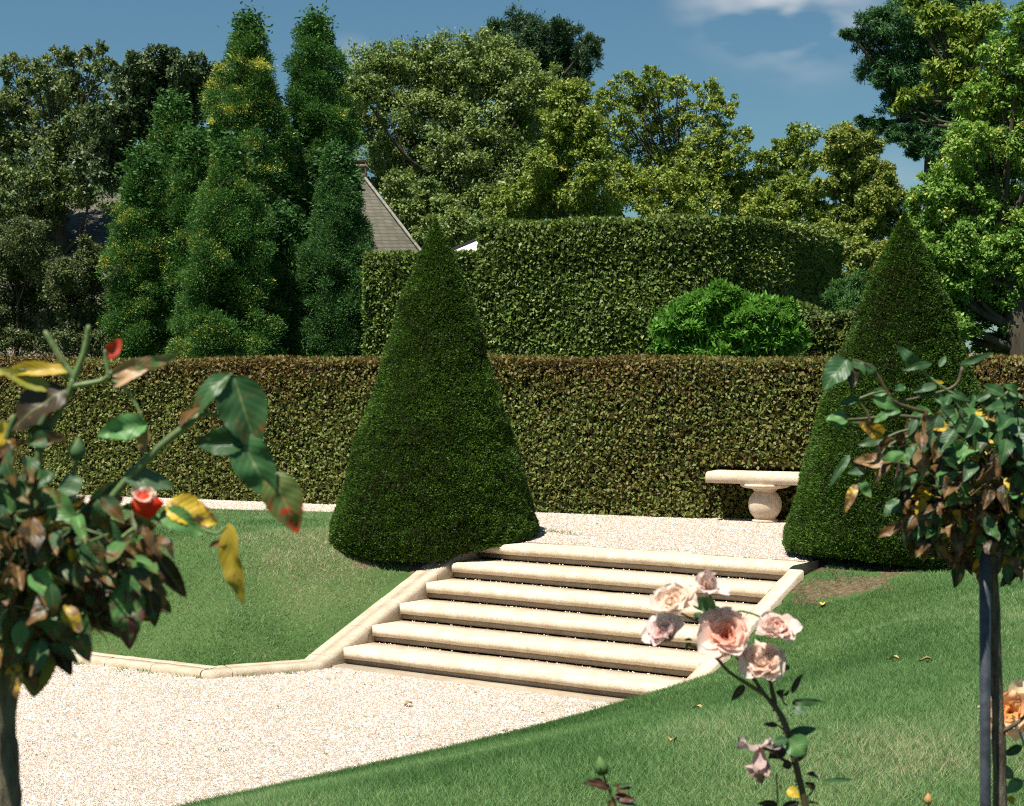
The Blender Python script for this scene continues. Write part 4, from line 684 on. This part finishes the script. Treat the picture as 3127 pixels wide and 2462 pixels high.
for l, lab in (((495, 795, 545, 955, 100, GR, BR, .32), 'large glossy dark green leaf with brown lower edge'), ((350, 1070, 462, 1108, 68, YE, BR, .36), 'yellow brown spotted leaf beside the red bud'), ((485, 1108, 508, 1282, 50, (.42, .31, .03), BR, .3), 'hanging yellow leaf with brown tip'),
               ((575, 1000, 632, 1130, 78, (.10, .14, .04), RD, .34), 'drooping dark leaf with reddened tip'), ((225, 758, 258, 718, 30, RD, DB, .2), 'small red young leaf at the top'), ((60, 1048, 88, 1118, 54, LG, GR, .1), 'light green rounded leaf'), ((272, 1215, 272, 1378, 72, LG, PU, .42), 'hanging green leaf with purple blotches'), ((80, 1368, 72, 1478, 74, (.13, .13, .03), BR, .3), 'large olive leaf hanging lowest beside the trunk')):
    tag(build('leaf', [pleaf(Y, l, curl=.25)], m_rleaf, rose, smooth=True), lab)
LL = [(490, 792, 398, 895, 48, GR, BR, .35), (520, 938, 412, 938, 64, GR, PK, .22), (505, 920, 582, 1065, 82, GR, DB, .3), (312, 900, 205, 922, 56, LG, TN, .15), (312, 905, 300, 968, 36, TN, BR, .3), (340, 1085, 430, 1130, 55, LG, BR, .2), (488, 1150, 440, 1158, 24, BR, DB, .3), (325, 1168, 396, 1268, 44, DB, BR, .3), (242, 1198, 162, 1275, 78, GG, PU, .44), (140, 1285, 188, 1378, 46, BR, DB, .35), (155, 785, -20, 788, 32, YE, BR, .25), (110, 828, -15, 778, 34, YG, BR, .3), (142, 826, 15, 905, 95, DB, BR, .25), (232, 792, 378, 752, 34, TN, LG, .35), (240, 820, 330, 768, 30, PK, LG, .3), (260, 1008, 368, 1032, 52, GG, GR, .25), (5, 890, 22, 1005, 34, YE, BR, .4), (-10, 1000, 40, 1090, 60, LG, GR, .2), (300, 1140, 330, 1220, 40, BR, DB, .3), (60, 905, 130, 935, 30, GR, DB, .2), (115, 1000, 60, 1040, 40, GR, BR, .2), (170, 1010, 120, 1060, 44, GG, BR, .2), (190, 1060, 250, 1020, 40, GR, BR, .3), (380, 905, 420, 860, 26, BR, DB, .3), (310, 1235, 330, 1330, 40, DB, GR, .3), (150, 1180, 100, 1250, 60, BR, TN, .4), (210, 1110, 260, 1165, 44, GR, BR, .3), (100, 1120, 40, 1190, 56, GR, LG, .3), (215, 1180, 240, 1240, 36, YE, BR, .35), (255, 1150, 310, 1180, 44, TN, BR, .4)]
def palL(d): return pick([(.17, DB, BR, .4), (.12, BR, DB, .45), (.34, GR, BR, .4), (.11, GG, BR, .4), (.12, LG, BR, .35), (.07, TN, BR, .45), (.07, YE, BR, .42)])
fol = [pleaf(Y, l, curl=RS.uniform(.1, .4), fold=RS.uniform(.2, .5)) for l in LL]+filler(Y, 210, 70, 1170, 270, 175, .13, (.032, .058), palL, power=.6)+filler(Y+.06, 130, 130, 1190, 200, 130, .08, (.03, .055), palL)+filler(Y, 26, 20, 980, 120, 70, .1, (.03, .05), palL)+filler(Y, 30, 50, 1340, 80, 90, .08, (.03, .05), palL, down=1.2)
build('foliage', fol, m_rleaf, rose, smooth=True)
hc = at(160, 962, Y); hp_ = build('hip', bud(hc-np.array([0, 0, .006]), (.15, 0, 1), .024, .0095, (.10, .19, .075), (.13, .24, .10)), m_petal, rose, smooth=True)
rb = at(283, 1072, Y); build('bud', bud(rb, (1, -.25, .1), .034, .0155, (.82, .10, .03), (.80, .03, .012))+flower(rb+np.array([.012, -.006, .010]), (.1, -.9, .8), .019, (.85, .10, .03), (.92, .72, .60), [(5, 1.0, 20, 60, .7), (4, .7, 5, 30, .6)]), m_petal, rose, smooth=True)
build('sepal', sepals(rb, (1, -.2, 0), .03, .009, 5, (.10, .13, .05), .7), m_rleaf, rose, smooth=True)

# --- right standard rose and its stake
Y = 3.2; g0 = at(2119, 1708, Y); g0[2] = float(terrain(g0[0], g0[1]))
rose = thing('standard_rose', g0, 'standard rose at the right edge, glossy green leaves above and dried brown leaves below', 'rose', 'standard roses in the near bed')
build('trunk', [trunk_mesh(Y, [g0-np.array([0, 0, .05]), at(2121, 2100, Y), at(2118, 1700, Y), at(2113, 1500, Y), at(2104, 1330, Y), at(2096, 1160, Y)], [.013, .0125, .0118, .0110, .0115, .0135]), tube([at(2114, 1555, Y), at(2150, 1535, Y-.02), at(2175, 1515, Y-.02)], [.005, .004, .003], 7), tube([at(2096, 1200, Y), at(2060, 1130, Y), at(2010, 1100, Y)], [.008, .005, .004], 7), tube([at(2100, 1220, Y), at(2140, 1140, Y), at(2200, 1080, Y)], [.009, .006, .004], 7), tube([at(2096, 1170, Y), at(2090, 1050, Y+.05)], [.01, .006], 7)], m_rbark, rose, smooth=True)
RC = [[(740, 362), (850, 400), (930, 480), (985, 580), (1060, 680), (1300, 760)], [(1060, 680), (1250, 640), (1500, 560), (1560, 420)], [(960, 960), (1100, 900), (1300, 860), (1500, 860)], [(790, 1270), (860, 1180), (960, 1060), (1050, 980), (1250, 900)], [(800, 690), (850, 760), (870, 830)], [(1240, 430), (1400, 560), (1600, 700), (1700, 900)], [(1900, 600), (1800, 700), (1750, 900)], [(1500, 560), (1550, 760), (1680, 1000)], [(1020, 620), (950, 600), (800, 650), (690, 700)], [(690, 810), (850, 800), (1050, 780), (1300, 800)]]
build('canes', [stem(Y, [zoom5(*p_) for p_ in c_], (.0022, .0034), RS.uniform(.35, .8)) for c_ in RC]+twigs_in(Y, 52, 2120, 1000, 240, 180, .18, .0022), m_cane, rose, smooth=True)
for l, lab in (((705, 360, 522, 585, 185, GR, LG, .15), 'large glossy leaf at the left end of the top spray'), ((955, 1015, 928, 1218, 165, LG, YG, .3), 'heart shaped green leaf with a yellow patch'), ((1235, 905, 1160, 1118, 140, LG, GG, .2), 'glossy pale green leaf in the middle'), ((1785, 965, 1595, 1110, 135, YE, BR, .42), 'large orange and yellow leaf'), ((770, 1285, 685, 1502, 72, YE, BR, .48), 'hanging leaf turning from yellow to brown'), ((1260, 1395, 1248, 1592, 92, YE, BR, .38), 'yellow leaf hanging lower in the crown')):
    tag(build('leaf', [pleaf(Y, zl(zoom5, .4098, l), curl=.2)], m_rleaf, rose, smooth=True), lab)
R5 = [(742, 372, 738, 590, 90, DB, GR, .3), (740, 362, 842, 482, 78, GR, BR, .2), (850, 388, 922, 502, 60, GR, LG, .2), (790, 650, 640, 690, 62, GR, LG, .2), (888, 650, 1102, 725, 92, LG, GG, .3), (1000, 600, 858, 612, 62, LG, GR, .3), (700, 815, 545, 800, 115, LG, GR, .2), (690, 750, 620, 800, 50, LG, GR, .2), (690, 820, 600, 880, 70, LG, GR, .2), (720, 820, 855, 800, 44, GR, DB, .2), (1212, 798, 1158, 935, 62, GG, LG, .3), (1330, 888, 1382, 1068, 105, LG, GR, .25), (962, 950, 778, 1000, 78, GG, GR, .3), (970, 1000, 1082, 985, 50, GG, GR, .3), (722, 1070, 563, 1312, 60, GR, DB, .3), (842, 1188, 698, 1205, 62, GG, GR, .2), (788, 1268, 878, 1392, 90, LG, YG, .3), (1105, 1062, 1160, 1158, 70, LG, GR, .2), (1180, 1160, 1195, 1315, 62, TN, BR, .3), (1610, 1238, 1612, 1375, 58, TN, BR, .3), (1250, 430, 1070, 260, 90, GR, DB, .2), (1382, 415, 1440, 330, 44, GG, LG, .3), (1540, 400, 1795, 308, 56, GR, LG, .2), (1330, 390, 1120, 440, 60, GR, DB, .2), (1372, 555, 1188, 600, 62, GG, YG, .3), (1460, 610, 1625, 670, 60, GR, LG, .3), (1660, 670, 1800, 590, 60, GR, LG, .2), (1900, 610, 2020, 650, 60, GG, GR, .3), (1920, 940, 2040, 965, 50, GG, GR, .2), (1420, 535, 1320, 520, 26, YE, BR, .3), (1860, 760, 1830, 855, 50, YE, BR, .3), (1420, 640, 1350, 665, 90, GR, LG, .2), (1130, 560, 1060, 590, 60, GR, LG, .2), (1520, 1110, 1440, 1140, 60, TN, YE, .3), (1100, 745, 940, 770, 56, LG, GR, .2), (1000, 760, 900, 830, 66, LG, GR, .3), (1240, 1270, 1330, 1410, 50, BR, TN, .3), (1500, 1010, 1560, 1100, 60, BR, TN, .3), (1950, 1480, 1930, 1540, 80, LG, GR, .2), (1690, 1450, 1640, 1480, 40, LG, GR, .1)]
R8 = [(520, 1300, 440, 1518, 105, TN, BR, .4), (800, 1430, 703, 1602, 100, YG, BR, .25), (905, 1400, 860, 1545, 80, YG, BR, .3), (840, 1500, 775, 1570, 70, YE, BR, .25), (890, 1400, 758, 1370, 40, YG, BR, .2), (860, 1590, 755, 1690, 70, DB, BR, .3), (620, 1510, 575, 1595, 34, YE, BR, .3), (500, 1600, 490, 1670, 26, TN, BR, .3)]
def palR(d):
    if d[2] > .25: return pick([(.5, GR, LG, .2), (.3, LG, GR, .25), (.12, GG, GR, .3), (.08, YE, BR, .4)])
    return pick([(.26, DB, BR, .4), (.16, BR, DB, .4), (.26, GR, DB, .35), (.10, TN, BR, .42), (.10, YE, BR, .42), (.12, LG, GR, .3)])
fol = [pleaf(Y, zl(zoom5, .4098, l), curl=RS.uniform(.05, .35)) for l in R5]+[pleaf(Y, zl(zoom8, .4682, l), curl=.3) for l in R8]+filler(Y, 210, 2130, 950, 270, 130, .18, (.04, .068), palR)+filler(Y+.03, 260, 2110, 1060, 220, 150, .2, (.036, .06), palR, power=.7)+filler(Y, 60, 1985, 930, 150, 90, .14, (.035, .055), palR)+filler(Y+.04, 90, 2030, 1090, 130, 95, .14, (.035, .055), palR)
build('foliage', fol, m_rleaf, rose, smooth=True)
t = NT('painted_steel'); m_steel = t.done(t.ramp(t.noise(60, 4, t.pos()), [(.35, (.028, .032, .04)), (.65, (.055, .066, .085))]), .45, .5)
sp = at(2087, 1708, Y-.035); sz = float(terrain(sp[0], sp[1])); stp = at(2086, 1150, Y-.035)
tag(build('plant_stake', [tube([[sp[0], sp[1], sz-.1], sp, stp], [.0098, .0098, .0098], 14)], m_steel, smooth=True, loc=(sp[0], sp[1], sz)), 'slim dark blue grey metal stake beside the trunk of the right standard rose', 'stake')

# --- pink flowering rose
Y = 2.75; base = at(1698, 1720, Y); g0 = base.copy(); g0[2] = float(terrain(g0[0], g0[1]))
rose = thing('flowering_rose', g0, 'slender rose stem topped by a cluster of six pale pink blooms, one wilted bloom lower', 'rose')
def z4s(pts): return [zoom4(*p_) for p_ in pts]
SS = [([(1190, 1760), (1130, 1500), (1085, 1330), (1045, 1180), (990, 1080), (950, 1035)], (.0052, .0042), .35), ([(1000, 1090), (905, 980), (850, 895), (760, 780), (690, 680)], (.0036, .0026), .3), ([(905, 985), (800, 920), (680, 840), (595, 745), (500, 700), (410, 665)], (.003, .002), .5), ([(985, 1050), (965, 980), (950, 900), (930, 840)], (.004, .003), .15), ([(690, 680), (640, 560), (590, 420), (560, 350)], (.0022, .0018), .5), ([(640, 560), (480, 520), (380, 470)], (.002, .0016), .5), ([(700, 480), (760, 455), (880, 490), (960, 560)], (.002, .0016), .7), ([(950, 900), (1010, 870), (1065, 815)], (.0018, .0012), .1), ([(1090, 1440), (1020, 1400), (960, 1350), (905, 1340)], (.0026, .002), .1), ([(1180, 1660), (1230, 1600), (1235, 1570)], (.0016, .001), .1), ([(1060, 1060), (1035, 1040), (1030, 1000)], (.0014, .001), .1), ([(1045, 1225), (1000, 1190), (960, 1180)], (.0014, .001), .1), ([(690, 680), (700, 560), (690, 470)], (.002, .0018), .6), ([(1000, 1680), (995, 1600), (990, 1500)], (.0014, .001), .4)]
st_bl = [stem(Y, z4s(p_), r_, rn_) for p_, r_, rn_ in SS]+[tube([base, [base[0]+.01, base[1], (base[2]+g0[2])/2], g0-np.array([0, 0, .03])], [.0052, .006, .007], 8, 0, .3)]
for _ in range(26):     # thorns
    f = RS.rand(); i = int(f*4); a = SS[0][0][i]; b = SS[0][0][i+1]; g = RS.rand(); p_ = at(*zoom4(a[0]*(1-g)+b[0]*g, a[1]*(1-g)+b[1]*g), Y); d_ = unit(np.array([RS.choice([-1, 1]), RS.normal()*.5, -.25])); st_bl.append(tube([p_, p_+d_*.009], [.0022, .0003], 5, 0, .1))
build('canes', st_bl, m_cane, rose, smooth=True)
BL = [(1090, 985, 1160, 850, 44, DB, GR, .3), (1075, 830, 1020, 800, 40, GR, DB, .3), (560, 430, 435, 395, 88, LG, GR, .15), (590, 440, 540, 360, 50, LG, GR, .15), (500, 460, 480, 530, 60, GR, DB, .3), (785, 930, 702, 1030, 52, DB, GR, .3), (1010, 1010, 1040, 960, 60, DB, GR, .3), (1090, 1050, 1180, 1040, 44, DB, GR, .3), (1110, 1040, 1298, 1040, 50, GR, LG, .3), (1090, 1090, 1190, 1110, 60, GG, GR, .3), (1000, 1190, 905, 1180, 34, DB, GR, .3), (1060, 1255, 1250, 1205, 70, GR, GG, .3), (1070, 1270, 1185, 1385, 150, LG, GG, .3), (1070, 1280, 930, 1310, 60, GR, DB, .3), (1050, 1340, 940, 1400, 90, DB, GR, .3), (1090, 1400, 1170, 1395, 50, DB, GR, .3), (1085, 1430, 1030, 1455, 60, DB, GR, .3), (1260, 1530, 1190, 1495, 55, DB, GR, .3), (1240, 1590, 1175, 1555, 44, DB, GR, .3), (1285, 1545, 1500, 1535, 28, GR, GG, .3), (1140, 1690, 1010, 1720, 55, DB, BR, .2), (1000, 1700, 870, 1690, 50, DB, BR, .3), (1190, 1690, 1275, 1700, 55, (.16, .03, .02), DB, .3), (980, 1690, 870, 1740, 50, DB, GR, .2), (1060, 1600, 1140, 1650, 70, YE, YG, .3), (1005, 1580, 1025, 1610, 30, YE, YG, .2), (660, 470, 720, 455, 40, LG, BR, .3), (640, 430, 660, 470, 22, BR, DB, .3), (680, 500, 760, 500, 60, GR, LG, .3), (1040, 1000, 1075, 960, 22, DB, GR, .2), (440, 655, 400, 710, 20, GR, BR, .2), (450, 640, 395, 640, 20, BR, GR, .2)]
build('foliage', [pleaf(Y, (*zl(zoom4, .4755, l)[:8], RS.uniform(-.02, .03)), curl=.25, face=.7) for l in BL], m_rleaf, rose, smooth=True)
CI, CO_ = (.92, .64, .44), (.93, .80, .72); PI_, PO = (.92, .54, .40), (.93, .78, .73)
fl = [((340, 400), (-.2, -.6, .75), 136, CI, CO_, .2, 'cream ruffled bloom at the upper left of the cluster', None), ((548, 305), (.1, -.4, .9), 124, (.86, .60, .45), (.88, .74, .72), .08, 'half open pale pink bloom at the top of the cluster', [(5, 1.0, 40, 80, .6), (5, 1.1, 8, 14, .55), (4, .95, 2, 0, .5), (3, .8, 0, -10, .4)]), ((292, 615), (-.5, -.5, .6), 138, (.85, .58, .52), (.87, .71, .70), .1, 'pale pink bloom at the lower left seen from its side', [(6, 1.1, 30, 70, .62), (6, 1.05, 22, 50, .58), (5, .9, 12, 30, .5), (5, .7, 4, 16, .45)]), ((668, 610), (-.05, -.82, .5), 172, (.86, .36, .22), (.93, .76, .70), .1, 'largest bloom in the middle of the cluster with a salmon centre', [(6, 1.1, 52, 82, .62), (7, 1.0, 44, 76, .58), (6, .86, 32, 62, .52), (6, .66, 24, 50, .44), (5, .46, 20, 40, .34)]), ((985, 580), (.2, -.5, .8), 132, PI_, PO, .16, 'bloom with crowded petals at the right of the cluster', None), ((900, 795), (-.08, -.68, .7), 150, (.87, .60, .46), (.89, .75, .68), .2, 'ruffled cream pink bloom lowest in the cluster', None)]
for (p_, N_, R_, i_, o2, ru, lab, rg) in fl:
    tag(build('flower', flower(at(*zoom4(*p_), Y-.02), N_, R_*1.17*.4755/S_*mpx(Y), i_, o2, rg, ru), m_petal, rose, smooth=True), lab)
tag(build('flower', flower(at(*zoom4(885, 1370), Y-.01), (-.05, -.35, -1), 200*.4755/S_*mpx(Y), (.52, .33, .27), (.66, .52, .50), [(5, .8, 75, 110, .35), (6, 1.0, 20, 40, .3), (6, 1.05, 10, 25, .3), (5, 1.1, 2, 10, .28)], .2), m_petal, rose, smooth=True), 'wilted mauve brown bloom hanging head down')

# --- budding rose, peach rose, small orange bud
Y = 2.55; g0 = at(1285, 1740, Y); gz_ = float(terrain(g0[0], g0[1])); rose = thing('budding_rose', (g0[0], g0[1], gz_), 'low rose shoot with one pointed green bud above dark red leaves', 'rose')
def z7(x, y): return (1700+.3688*x)/S_, (2150+.3688*y)/S_
build('canes', [stem(Y, [z7(390, 590), z7(410, 660), z7(440, 720), z7(470, 800), z7(480, 900)], (.0016, .003), .4), tube([at(*z7(480, 900), Y), (g0[0], g0[1], gz_-.03)], [.003, .0045], 8, 0, .4)], m_cane, rose, smooth=True)
build('bud', bud(at(*z7(385, 585), Y), (-.22, 0, 1), .027, .0095, (.08, .17, .05), (.20, .34, .11)), m_petal, rose, smooth=True)
build('foliage', [pleaf(Y, zl(z7, .3688, l), curl=.25) for l in ((390, 640, 215, 660, 70, DB, PU, .3), (440, 700, 240, 640, 70, (.07, .03, .02), GR, .3), (470, 700, 620, 690, 70, (.10, .03, .025), GR, .3), (480, 690, 640, 660, 36, GR, PU, .3), (450, 760, 490, 690, 60, LG, GR, .2), (480, 760, 660, 800, 70, (.07, .02, .018), GR, .3), (500, 790, 670, 850, 60, GG, GR, .3), (470, 800, 430, 850, 60, BR, DB, .3))]+sepals(at(*z7(388, 592), Y), (-.2, 0, 1), .02, .007, 5, GR, .25), m_rleaf, rose, smooth=True)
Y = 3.35; g0 = at(2195, 1760, Y); gz_ = float(terrain(g0[0], g0[1])); rose = thing('peach_rose', (g0[0], g0[1], gz_), 'rose with one peach bloom with an orange heart behind the right standard trunk', 'rose')
fc = at(2140, 1508, Y+.6); build('canes', [tube(spline([fc+np.array([.01, .02, -.01]), at(2170, 1580, Y+.02), at(2192, 1680, Y), (g0[0], g0[1], gz_-.03)], 16), [.0024]*8+[.004]*8, 8, 0, .5), stem(Y, [(2190, 1640), (2165, 1655), (2145, 1648)], .0016, .5)], m_cane, rose, smooth=True)
build('flower', flower(fc, (-.15, -.8, .35), 66*mpx(Y+.6), (.86, .36, .06), (.90, .70, .48), [(7, 1.1, 50, 92, .5), (7, .95, 40, 80, .46), (7, .75, 30, 70, .36), (6, .5, 20, 60, .26)], .12), m_petal, rose, smooth=True)
build('foliage', [pleaf(Y, l, curl=.25) for l in ((2145, 1648, 2105, 1615, 24, GG, LG, .3), (2165, 1652, 2130, 1680, 26, LG, GR, .2), (2180, 1600, 2225, 1590, 34, GR, LG, .2), (2190, 1650, 2240, 1680, 34, GR, LG, .2), (2165, 1580, 2125, 1600, 20, GR, LG, .2), (2133, 1690, 2150, 1705, 18, YE, BR, .3))], m_rleaf, rose, smooth=True)
Y = 3.0; g0 = at(1968, 1750, Y); gz_ = float(terrain(g0[0], g0[1])); rose = thing('budding_rose', (g0[0], g0[1], gz_), 'thin rose shoot with one small orange bud at the bottom edge', 'rose')
bc2 = at(1966, 1704, Y); build('canes', [tube([bc2, at(1968, 1750, Y), (g0[0], g0[1], gz_-.03)], [.0016, .002, .004], 7, 0, .5)], m_cane, rose, smooth=True); build('bud', bud(bc2, (0, 0, 1), .019, .0072, (.30, .33, .10), (.85, .40, .20)), m_petal, rose, smooth=True)
build('foliage', sepals(bc2, (0, 0, 1), .012, .005, 5, GR, .3)+[pleaf(Y, (1972, 1745, 2000, 1705, 22, TN, BR, .3)), pleaf(Y, (1972, 1750, 1930, 1730, 26, GR, BR, .3))], m_rleaf, rose, smooth=True)
# ------------------------------------------------------------------ world, sun, camera
SUN_EL, SUN_AZ = 64., 219.      # azimuth clockwise from +Y (into the picture)
w = bpy.data.worlds.new('World'); SC.world = w; w.use_nodes = True; nt = w.node_tree; nt.nodes.clear()
o_ = nt.nodes.new('ShaderNodeOutputWorld'); bg = nt.nodes.new('ShaderNodeBackground'); sk = nt.nodes.new('ShaderNodeTexSky'); sk.sky_type = 'NISHITA'; sk.sun_disc = False
sk.sun_elevation = rad(SUN_EL); sk.sun_rotation = rad(SUN_AZ); sk.air_density = 1.0; sk.dust_density = .4; sk.ozone_density = 2.0; sk.altitude = 100
bg.inputs['Strength'].default_value = .052
tc = nt.nodes.new('ShaderNodeTexCoord')
def wn(typ, **kw):
    n = nt.nodes.new(typ)
    for k, v in kw.items(): setattr(n, k, v)
    return n
mp = wn('ShaderNodeMapping'); mp.inputs['Scale'].default_value = (9, 9, 22); nt.links.new(tc.outputs['Generated'], mp.inputs[0])
no = wn('ShaderNodeTexNoise'); no.inputs['Scale'].default_value = 1.2; no.inputs['Detail'].default_value = 3.5; no.inputs['Roughness'].default_value = .55; nt.links.new(mp.outputs[0], no.inputs['Vector'])
def cloud_mask(xd, yd, sx_, sz_):
    d = unit(at(xd, yd, 100.)-EYE); s = wn('ShaderNodeVectorMath', operation='SUBTRACT'); nt.links.new(tc.outputs['Generated'], s.inputs[0]); s.inputs[1].default_value = tuple(d)
    m2 = wn('ShaderNodeVectorMath', operation='MULTIPLY'); nt.links.new(s.outputs[0], m2.inputs[0]); m2.inputs[1].default_value = (1/sx_, 1/sx_, 1/sz_)
    l = wn('ShaderNodeVectorMath', operation='LENGTH'); nt.links.new(m2.outputs[0], l.inputs[0]); r = wn('ShaderNodeMapRange', interpolation_type='SMOOTHSTEP'); nt.links.new(l.outputs['Value'], r.inputs[0])
    r.inputs[1].default_value = 1.; r.inputs[2].default_value = 0.; r.inputs[3].default_value = 0.; r.inputs[4].default_value = 1.; return r.outputs[0]
acc = None
for (xd, yd, a, b, g) in ((1650, 20, .07, .034, 2.0), (1690, 98, .06, .035, .5), (740, 130, .022, .018, .5), (1890, 380, .05, .03, .12)):
    mk = cloud_mask(xd, yd, a, b); q = wn('ShaderNodeMath', operation='MULTIPLY'); nt.links.new(mk, q.inputs[0]); q.inputs[1].default_value = g
    if acc is None: acc = q.outputs[0]
    else: s = wn('ShaderNodeMath', operation='ADD'); nt.links.new(acc, s.inputs[0]); nt.links.new(q.outputs[0], s.inputs[1]); acc = s.outputs[0]
rp = wn('ShaderNodeMapRange'); nt.links.new(no.outputs[0], rp.inputs[0]); rp.inputs[1].default_value = .35; rp.inputs[2].default_value = .72
q = wn('ShaderNodeMath', operation='MULTIPLY', use_clamp=True); nt.links.new(acc, q.inputs[0]); nt.links.new(rp.outputs[0], q.inputs[1])
tint = wn('ShaderNodeMix', data_type='RGBA', blend_type='MULTIPLY'); tint.inputs[0].default_value = 1.; nt.links.new(sk.outputs[0], tint.inputs[6]); tint.inputs[7].default_value = (.60, .84, .88, 1)
mx = wn('ShaderNodeMix', data_type='RGBA'); nt.links.new(q.outputs[0], mx.inputs[0]); nt.links.new(tint.outputs[2], mx.inputs[6]); mx.inputs[7].default_value = (9.5, 9.6, 9.5, 1)
nt.links.new(mx.outputs[2], bg.inputs[0]); nt.links.new(bg.outputs[0], o_.inputs[0])

sl = bpy.data.lights.new('sun', 'SUN'); sl.energy = 5.0; sl.angle = rad(.55); sl.color = (1, .95, .83); so = bpy.data.objects.new('sun', sl); COL.objects.link(so)
import mathutils
az, el = rad(SUN_AZ), rad(SUN_EL); sd = mathutils.Vector((math.sin(az)*math.cos(el), math.cos(az)*math.cos(el), math.sin(el)))
so.rotation_euler = sd.to_track_quat('Z', 'Y').to_euler(); so.location = sd*60
cam = bpy.data.cameras.new('camera'); co = bpy.data.objects.new('camera', cam); COL.objects.link(co); co.location = EYE; co.rotation_euler = (math.pi/2+PIT, 0, 0)
cam.sensor_width = 36; cam.lens = 36*FP/3127; cam.clip_start = .05; cam.clip_end = 3000
cam.dof.use_dof = True; cam.dof.focus_distance = 15.5; cam.dof.aperture_fstop = 16
SC.camera = co
SC.view_settings.view_transform = 'Standard'; SC.view_settings.look = 'None'; SC.view_settings.exposure = .68; SC.view_settings.gamma = 1
for o in list(bpy.data.objects):
    if '_o' in o: del o['_o']
c = SC.cycles; c.max_bounces = 6; c.diffuse_bounces = 3; c.glossy_bounces = 2; c.transmission_bounces = 4; c.transparent_max_bounces = 8; c.use_denoising = False; SC.render.filter_size = 1.15; c.filter_width = 1.15
try: c.denoiser = 'OPENIMAGEDENOISE'
except Exception: pass
c.sample_clamp_indirect = 4
